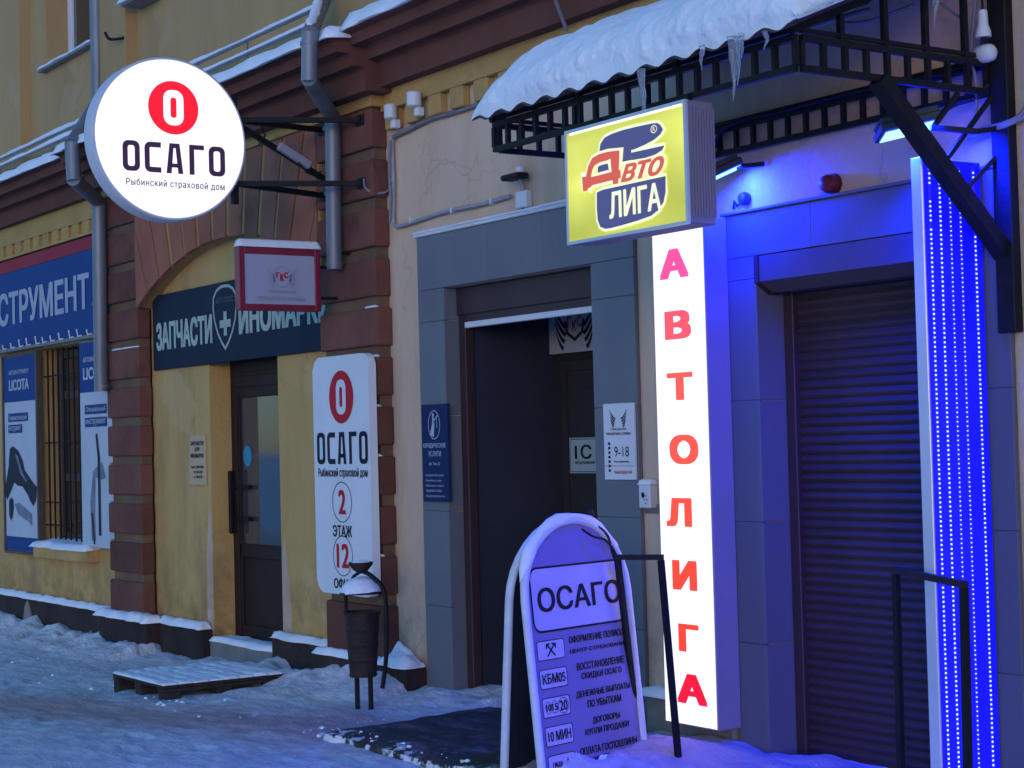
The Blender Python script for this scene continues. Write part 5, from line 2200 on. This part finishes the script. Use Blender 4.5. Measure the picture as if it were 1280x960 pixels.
# --- pavement board
dirv = Vector((-.25, .97, 0)).normalized()
nv = Vector((dirv.y, -dirv.x, 0))
W_ = .80
foot = Vector((-7.05, -.44, .0))
t = thing('pavement_board', 'round topped lilac pavement board with a black wordmark and rows of white plaques', 'sandwich board', tuple(foot-dirv*W_/2))
cen = foot-dirv*W_/2
H_ = 1.215
LEAN = .12
def bframe(lean):
    up = Vector((0, 0, 1))*H_ - nv*lean
    up.normalize()
    return Plane(cen, dirv, up)
fp = bframe(LEAN)
def arch_outline(w, zb, h, r):
    """half width w, straight to h-r, elliptical top"""
    pts = [(-w, zb)]
    for k in range(17):
        a = math.pi-math.pi*k/16
        pts.append((w*math.cos(a), h-r+r*math.sin(a)))
    pts.append((w, zb))
    return pts
# front frame: bent tube
def arch_tube(pl, w, zb, h, r, rad, name, m, dz=0.0):
    mb = MB()
    mb.tube([pl.p(a, b, dz) for a, b in arch_outline(w, zb, h, r)], rad, 10)
    return mb.build(name, M[m], t, 60)
M['boardframe'] = mat('frosted_white_frame', (0.62, 0.62, 0.68), 0.6, var=0.1, scale=10)
arch_tube(fp, W_/2-.012, -.03, H_, .36, .021, 'front_frame', 'boardframe')
bp_ = Plane(cen-nv*.245, dirv, (Vector((0, 0, 1))*H_+nv*(.245-LEAN-.035)))
arch_tube(bp_, W_/2-.012, -.03, H_-.005, .36, .021, 'rear_frame', 'boardframe')
out = arch_outline(W_/2-.03, .04, H_-.02, .345)
mb = MB()
mb.prism([fp.p(a, b, -.006) for a, b in out], fp.n*.008)
mb.build('front_panel', M['lilac'], t)
mb = MB()
mb.prism([bp_.p(a, b, -.004) for a, b in out], bp_.n*.008)
mb.build('rear_panel', M['darkblue'], t)
d0 = .0035
mb = MB()
flat(mb, fp, rrect(-.345, .345, .70, 1.0, .05), d0)
pn = mb.build('title_panel', M['boardwhite'], t)
mb = MB()
ring(mb, fp, rrect(-.35, .35, .695, 1.005, .055), rrect(-.34, .34, .705, .995, .045), d0+.001)
mb.build('title_border', M['ink'], pn)
mb = MB()
fit_text(mb, fp, "ОСАГО", -.305, .325, .79, .905, .022, d0+.002)
mb.build('wordmark', M['ink'], pn)
rows = [("", ["ОФОРМЛЕНИЕ ПОЛИСОВ", "ЦЕНТР СТРАХОВАНИЯ"]), ("КБМ05", ["ВОССТАНОВЛЕНИЕ", "СКИДКИ ОСАГО"]), ("10.15.20", ["ДЕНЕЖНЫЕ ВЫПЛАТЫ", "ПО УБЫТКАМ"]),
        ("10 МИН", ["ДОГОВОРЫ", "КУПЛИ ПРОДАЖИ"]), ("", ["ОПЛАТА ГОСПОШЛИНЫ", "И ШТРАФОВ"])]
for k, (a_, ls) in enumerate(rows):
    zc = .612-.133*k
    mb = MB()
    flat(mb, fp, rrect(-.34, -.145, zc-.044, zc+.044, .012), d0)
    pq = mb.build('plaque', M['boardwhite'], t)
    mb = MB()
    ring(mb, fp, rrect(-.3425, -.1425, zc-.0465, zc+.0465, .0135), rrect(-.3385, -.1465, zc-.0425, zc+.0425, .0105), d0+.001)
    mb.build('border', M['ink'], pq)
    mb = MB()
    if k == 0:
        for sg in (-1, 1):
            stroke(mb, fp, [(-.2425-sg*.028, zc-.03), (-.2425+sg*.022, zc+.022)], .009, d0+.002+.0005*sg)
            stroke(mb, fp, [(-.2425+sg*.006, zc+.03), (-.2425+sg*.03, zc+.024), (-.2425+sg*.034, zc+.004)], [.006, .014, .005], d0+.003+.0005*sg)
    elif k == 2:
        for s_, xa, xb in (("10", -.318, -.287), ("15", -.275, -.238), ("20", -.222, -.165)):
            fit_text(mb, fp, s_, xa, xb, zc-.016-(.008 if s_ == "20" else 0), zc+.016+(.008 if s_ == "20" else 0), .02, d0+.002)
            ring(mb, fp, ellipse((xa+xb)/2, zc, (xb-xa)*.68, .030+(.008 if s_ == "20" else 0), 24), ellipse((xa+xb)/2, zc, (xb-xa)*.68-.003, .027+(.008 if s_ == "20" else 0), 24), d0+.002)
    elif k == 4:
        fit_text(mb, fp, "ГИБДД", -.31, -.24, zc-.015, zc+.012, .02, d0+.002)
        stroke(mb, fp, [(-.215, zc-.02), (-.20, zc+.02), (-.185, zc-.02), (-.17, zc+.02)], .006, d0+.002)
    else:
        fit_text(mb, fp, a_, -.325, -.16, zc-.024, zc+.024, .02, d0+.002)
    mb.build('lettering', M['ink'], pq)
    mb = MB()
    for i, l_ in enumerate(ls):
        wd = min(.44, .026*len(l_))
        cx = .115
        hh_ = .036 if not (k == 0 and i == 1) else .022
        fit_text(mb, fp, l_, cx-wd/2, cx+wd/2, zc+.014-.05*i, zc+.014-.05*i+hh_, .025, d0+.001)
    mb.build('lettering', M['ink'], t)
# rope and knob at the top
cab([fp.p(.06, H_-.05, .02), fp.p(.12, H_-.09, .035), fp.p(.20, H_-.11, .04), fp.p(.26, H_-.16, .04), fp.p(.30, H_-.23, .035), fp.p(.33, H_-.26, .02)], .006, 'steel', 'cord', t)
cab([fp.p(.14, H_-.02, .0), fp.p(.20, H_-.05, .02), fp.p(.25, H_-.1, .025), fp.p(.27, H_-.2, .03), fp.p(.33, H_-.25, .02)], .006, 'steel', 'cord', t)
mb = MB()
mb.lathe([(.006, 0), (.02, .004), (.022, .03), (.014, .045)], fp.p(.165, H_+.0, -.01), 12)
mb.build('knob', M['steel'], t, 40)

# --- two low hoop handrails
def hoop(label, a0, a1, b0, b1, w=.026):
    t = thing('handrail', label, 'handrail', tuple(a0), 'black hoop handrails by the entrances')
    for p, q in ((a0, a1), (b0, b1)):
        mb = MB()
        mb.bar(p, q, w, w)
        mb.build('post', M['steel'], t)
    a1, b1 = Vector(a1), Vector(b1)
    e = (b1-a1).normalized()*w*.5
    mb = MB()
    mb.bar(a1-e+Vector((0, 0, w*.5+.001)), b1+e+Vector((0, 0, w*.5+.001)), w, w)
    mb.build('top_rail', M['steel'], t)
hoop('low black hoop handrail in front of the pavement board', (-7.10, -.43, -.06), (-7.045, -.59, 1.0), (-6.74, -.48, -.06), (-6.863, -.463, 1.0))
hoop('black hoop handrail in front of the blue light panel', (-5.40, -.37, -.06), (-5.366, -.396, 1.0), (-4.70, -.74, -.06), (-4.678, -.746, 1.0))

# ================================================================ snow lying on things
def flatz(z):
    return lambda x, y: z
snow('snow', -22, -15.10, -.10, .0, flatz(.17), .05, .03, 'snow along the top of the dark plinth under the tool shop', 1.0, .04, .02)
snow('snow', -15.16, -14.03, -.225, -.05, flatz(.165), .055, .025, 'snow on the plinth at the foot of the left pilaster', 2.0, .06, .03)
snow('snow', -14.06, -13.19, -.115, .03, flatz(.165), .05, .025, 'snow on the plinth left of the brown door', 3.0, .05, .03)
snow('snow', -13.18, -11.96, -.03, .20, flatz(.075), .035, .025, 'snow on the step of the brown door', 4.0, .05, .02)
snow('snow', -11.97, -11.10, -.10, .02, flatz(.20), .045, .025, 'snow on the plinth right of the brown door', 5.0, .05, .03)
snow('snow', -11.13, -10.20, -.18, -.10, flatz(.165), .045, .02, 'snow on the plinth at the foot of the right pilaster', 6.0, .04, .02)
snow('snow', -10.215, -9.87, -.17, .0, lambda x, y: .165+.10*smoothstep(-.12, .0, y)*smoothstep(-9.9, -10.2, x), .065, .012, 'snow heaped in the corner between pilaster and tiled surround', 7.0, .09, .03, lump=.7, scale=9)
snow('snow', -17.05, -15.58, -.16, .16, lambda x, y: .70+(y+.13)*.09, .05, .025, 'snow on the sill of the barred window', 8.0, .05, .025)
for k in range(8):
    y = pya+k*(pyb-pya-.105)/7
    snow('snow', pxa-.004, pxb+.004, y-.004, y+.109, flatz(pz+.001), .011, .018, 'thin trodden snow on the boards of the pallet', 9.0+k, .016, .006, lump=.8, scale=10)
# thin lines of snow on the joints of the right pilaster
for k in (1, 3, 4, 5, 6):
    z = .575+.328*k-.0375
    snow('snow', -10.36+.03*(k % 3), -10.222, -.128, -.093, flatz(z), .012, .010, 'thin line of snow in a joint of the right pilaster', 40.0+k, .015, .004)
snow('snow', -14.9, -14.32, -.126, -.093, flatz(2.48), .010, .012, 'thin line of snow in a joint of the left pilaster', 47.0, .015, .004)
# cornice and its three stretches
snow('snow', -30, -15.12, -.45, .05, lambda x, y: 4.235+(y+.4)*.12, .085, .06, 'snow on the left stretch of the cornice', 10.0, .10, .035, lump=.25, scale=2.0, droop=.015)
snow('snow', -15.15, -10.02, -.575, .05, lambda x, y: 4.225+(y+.5)*.10, .085, .05, 'snow on the cornice above the arch', 11.0, .10, .035, lump=.25, scale=2.0, droop=.015)
snow('snow', -10.03, 3.5, -.47, .05, lambda x, y: 4.28+(y+.4)*.12, .085, .06, 'snow on the right stretch of the cornice', 12.0, .10, .035, lump=.25, scale=2.0, droop=.015)
# snow guard rails
for x0_, x1_, lab, g in ((-22.0, -15.2, 'two snowy guard rails above the cornice of the tool shop', 0), (-13.4, -10.75, 'two snowy guard rails above the cornice over the arch', 1)):
    t = thing('snow_guard', lab, 'snow guard', ((x0_+x1_)/2, -.2, 4.3))
    for z in (4.475, 4.55) if g == 0 else (4.50, 4.60):
        mb = MB()
        mb.tube([(x0_, -.2, z), (x1_, -.2, z)], .011, 8)
        mb.build('rail', M['pipe'], t)
    k = x0_+.4
    while k < x1_:
        mb = MB()
        mb.bar((k, -.2, 4.25), (k, -.2, 4.60), .012)
        mb.build('upright', M['pipe'], t)
        k += 1.1
    for z in (4.475, 4.55) if g == 0 else (4.50, 4.60):
        snow('snow', x0_, x1_, -.225, -.175, flatz(z+.008), .035 if g == 0 else .026, .018, 'line of snow along a cornice guard rail', 13+z, .02, .006, lump=.5, scale=1.6)
mb = MB()
a, b = Vector((-10.70, -.23, 4.635)), Vector((-10.16, -.595, 4.30))
mb.tube([a.lerp(b, k/8)+Vector((0, 0, .012*math.sin(k))) for k in range(9)], .05, 10, True, [.012, .03, .034, .03, .036, .033, .03, .035, .015])
o = mb.build('snow', M['snow'], None, 60)
tag(o, 'snow on the bend of the right drainpipe', None, None, 'stuff')
snow('snow', -10.77, -10.695, gy0-.005, gy1+.005, lambda x, y: gz1+.004, .05, .012, 'small heap of snow on the red framed sign', 16.0, .03, .0, lump=.0)
snow('snow', -16.95, -15.4, -.04, .26, flatz(5.345), .03, .02, 'snow on the sill of the upper window right of the lesene', 17.0, .04, .02)
snow('snow', -19.6, -18.2, -.04, .26, flatz(5.345), .03, .02, 'snow on the sill of the upper window at the far left', 17.5, .04, .02)
snow('snow', -14.52, -13.98, -.16, .04, flatz(5.445), .05, .02, 'snow on the high metal ledge', 18.0, .05, .02)
snow('snow', -9.86, -7.54, -.05, .0, flatz(2.945), .012, .014, 'thin line of snow on the tiled surround of the open entrance', 19.0, .02, .006)
snow('snow', -7.555, -7.44, -.065, .0, flatz(1.35), .025, .01, 'cap of snow on the call box', 20.0, .03, .008)
snow('snow', -7.56, -7.24, -.12, .02, flatz(.24), .05, .02, 'snow on the low plinth left of the vertical lit sign', 21.0, .06, .03)
mb = MB()
mb.lathe([(.13, .0), (.128, .02), (.11, .045), (.08, .07), (.05, .085), (.02, .09)], (bx, by, .705), 26)
for v in mb.bm.verts:
    v.co += Vector((.012, .012, .012))*fbm(v.co.x*25, v.co.y*25, v.co.z*25, 2)
o = mb.build('snow', M['snow'], None, 60)
tag(o, 'cap of snow on the lid of the litter bin', None, None, 'stuff')
mb = MB()
mb.lathe([(.066, .872), (.05, .89), (.02, .895)], (bx, by, 0), 20)
o = mb.build('snow', M['snow'], None, 60)
tag(o, 'snow filling the ash bowl of the litter bin', None, None, 'stuff')
# frost on the board frame, snow drifted against its panel
mb = MB()
pts = arch_outline(W_/2-.012, .75, H_, .36)
mb.tube([fp.p(a, b+.012, -.008) for a, b in pts[2:-3]], .026, 8, True, [.015]+[.028+.006*math.sin(k*1.7) for k in range(len(pts)-7)]+[.015])
o = mb.build('snow', M['snow'], None, 60)
tag(o, 'frosty snow on the rounded top of the pavement board', None, None, 'stuff')
vs, fs = [], []
nn_, mm_ = 60, 16
for j in range(mm_+1):
    for i in range(nn_+1):
        a = -.36+.74*i/nn_
        v = j/mm_
        h = .05+.035*fbm(a*7, 0, 3, 3)+.02*math.sin(a*9)
        p = fp.p(a, h*(1-v)-.02*v, .008+.16*v**1.3)
        p = Vector(p)
        p.z += .015*fbm(p.x*16, p.y*16, p.z*16, 3)
        vs.append(p)
for j in range(mm_):
    for i in range(nn_):
        q = j*(nn_+1)+i
        fs.append((q, q+1, q+nn_+2, q+nn_+1))
me = bpy.data.meshes.new('snow')
me.from_pydata(vs, [], fs)
me.materials.append(M['snowlump'])
me.shade_smooth()
o = link('snow', me)
o['kind'] = 'stuff'
o['label'] = 'snow drifted against the foot of the pavement board'
rnd = random.Random(4)
mb = MB()
for k in range(95):
    q = rnd.random()
    if k < 25:
        x, y = -9.0+1.7*rnd.random(), -1.34+.10*rnd.random()**2
    elif k < 40:
        x, y = -9.0-.1*q, -1.36+.6*q
    elif k < 62:
        x, y = -12.3+1.6*q, -1.45+.3*rnd.random()
    else:
        x, y = -15.2+5.4*q, -.75-.9*rnd.random()
    r_ = .003+.013*rnd.random()**3
    m = bmesh.ops.create_icosphere(mb.bm, subdivisions=1, radius=r_)
    zz = max(gz(x, y), .05 if (-8.72 < x and y > -1.36) else -9)
    for v in m['verts']:
        n_ = 1+.5*noise.noise(v.co*70+Vector((k, 0, 0)))
        v.co = Vector((x, y, zz+.003))+Vector((v.co.x*n_*1.5, v.co.y*n_*1.3, v.co.z*n_*.8))
o = mb.build('snow', M['snowlump'], None, 60)
tag(o, 'crumbs of snow scattered over the pavement', None, None, 'stuff')

# pieces of snow that nothing tells apart share a label and a group
_seen = {}
for o in scene.objects:
    if o.parent is None and o.get('label'):
        _seen.setdefault(o['label'], []).append(o)
for lab, os_ in _seen.items():
    if len(os_) > 1:
        for o in os_:
            o['group'] = lab
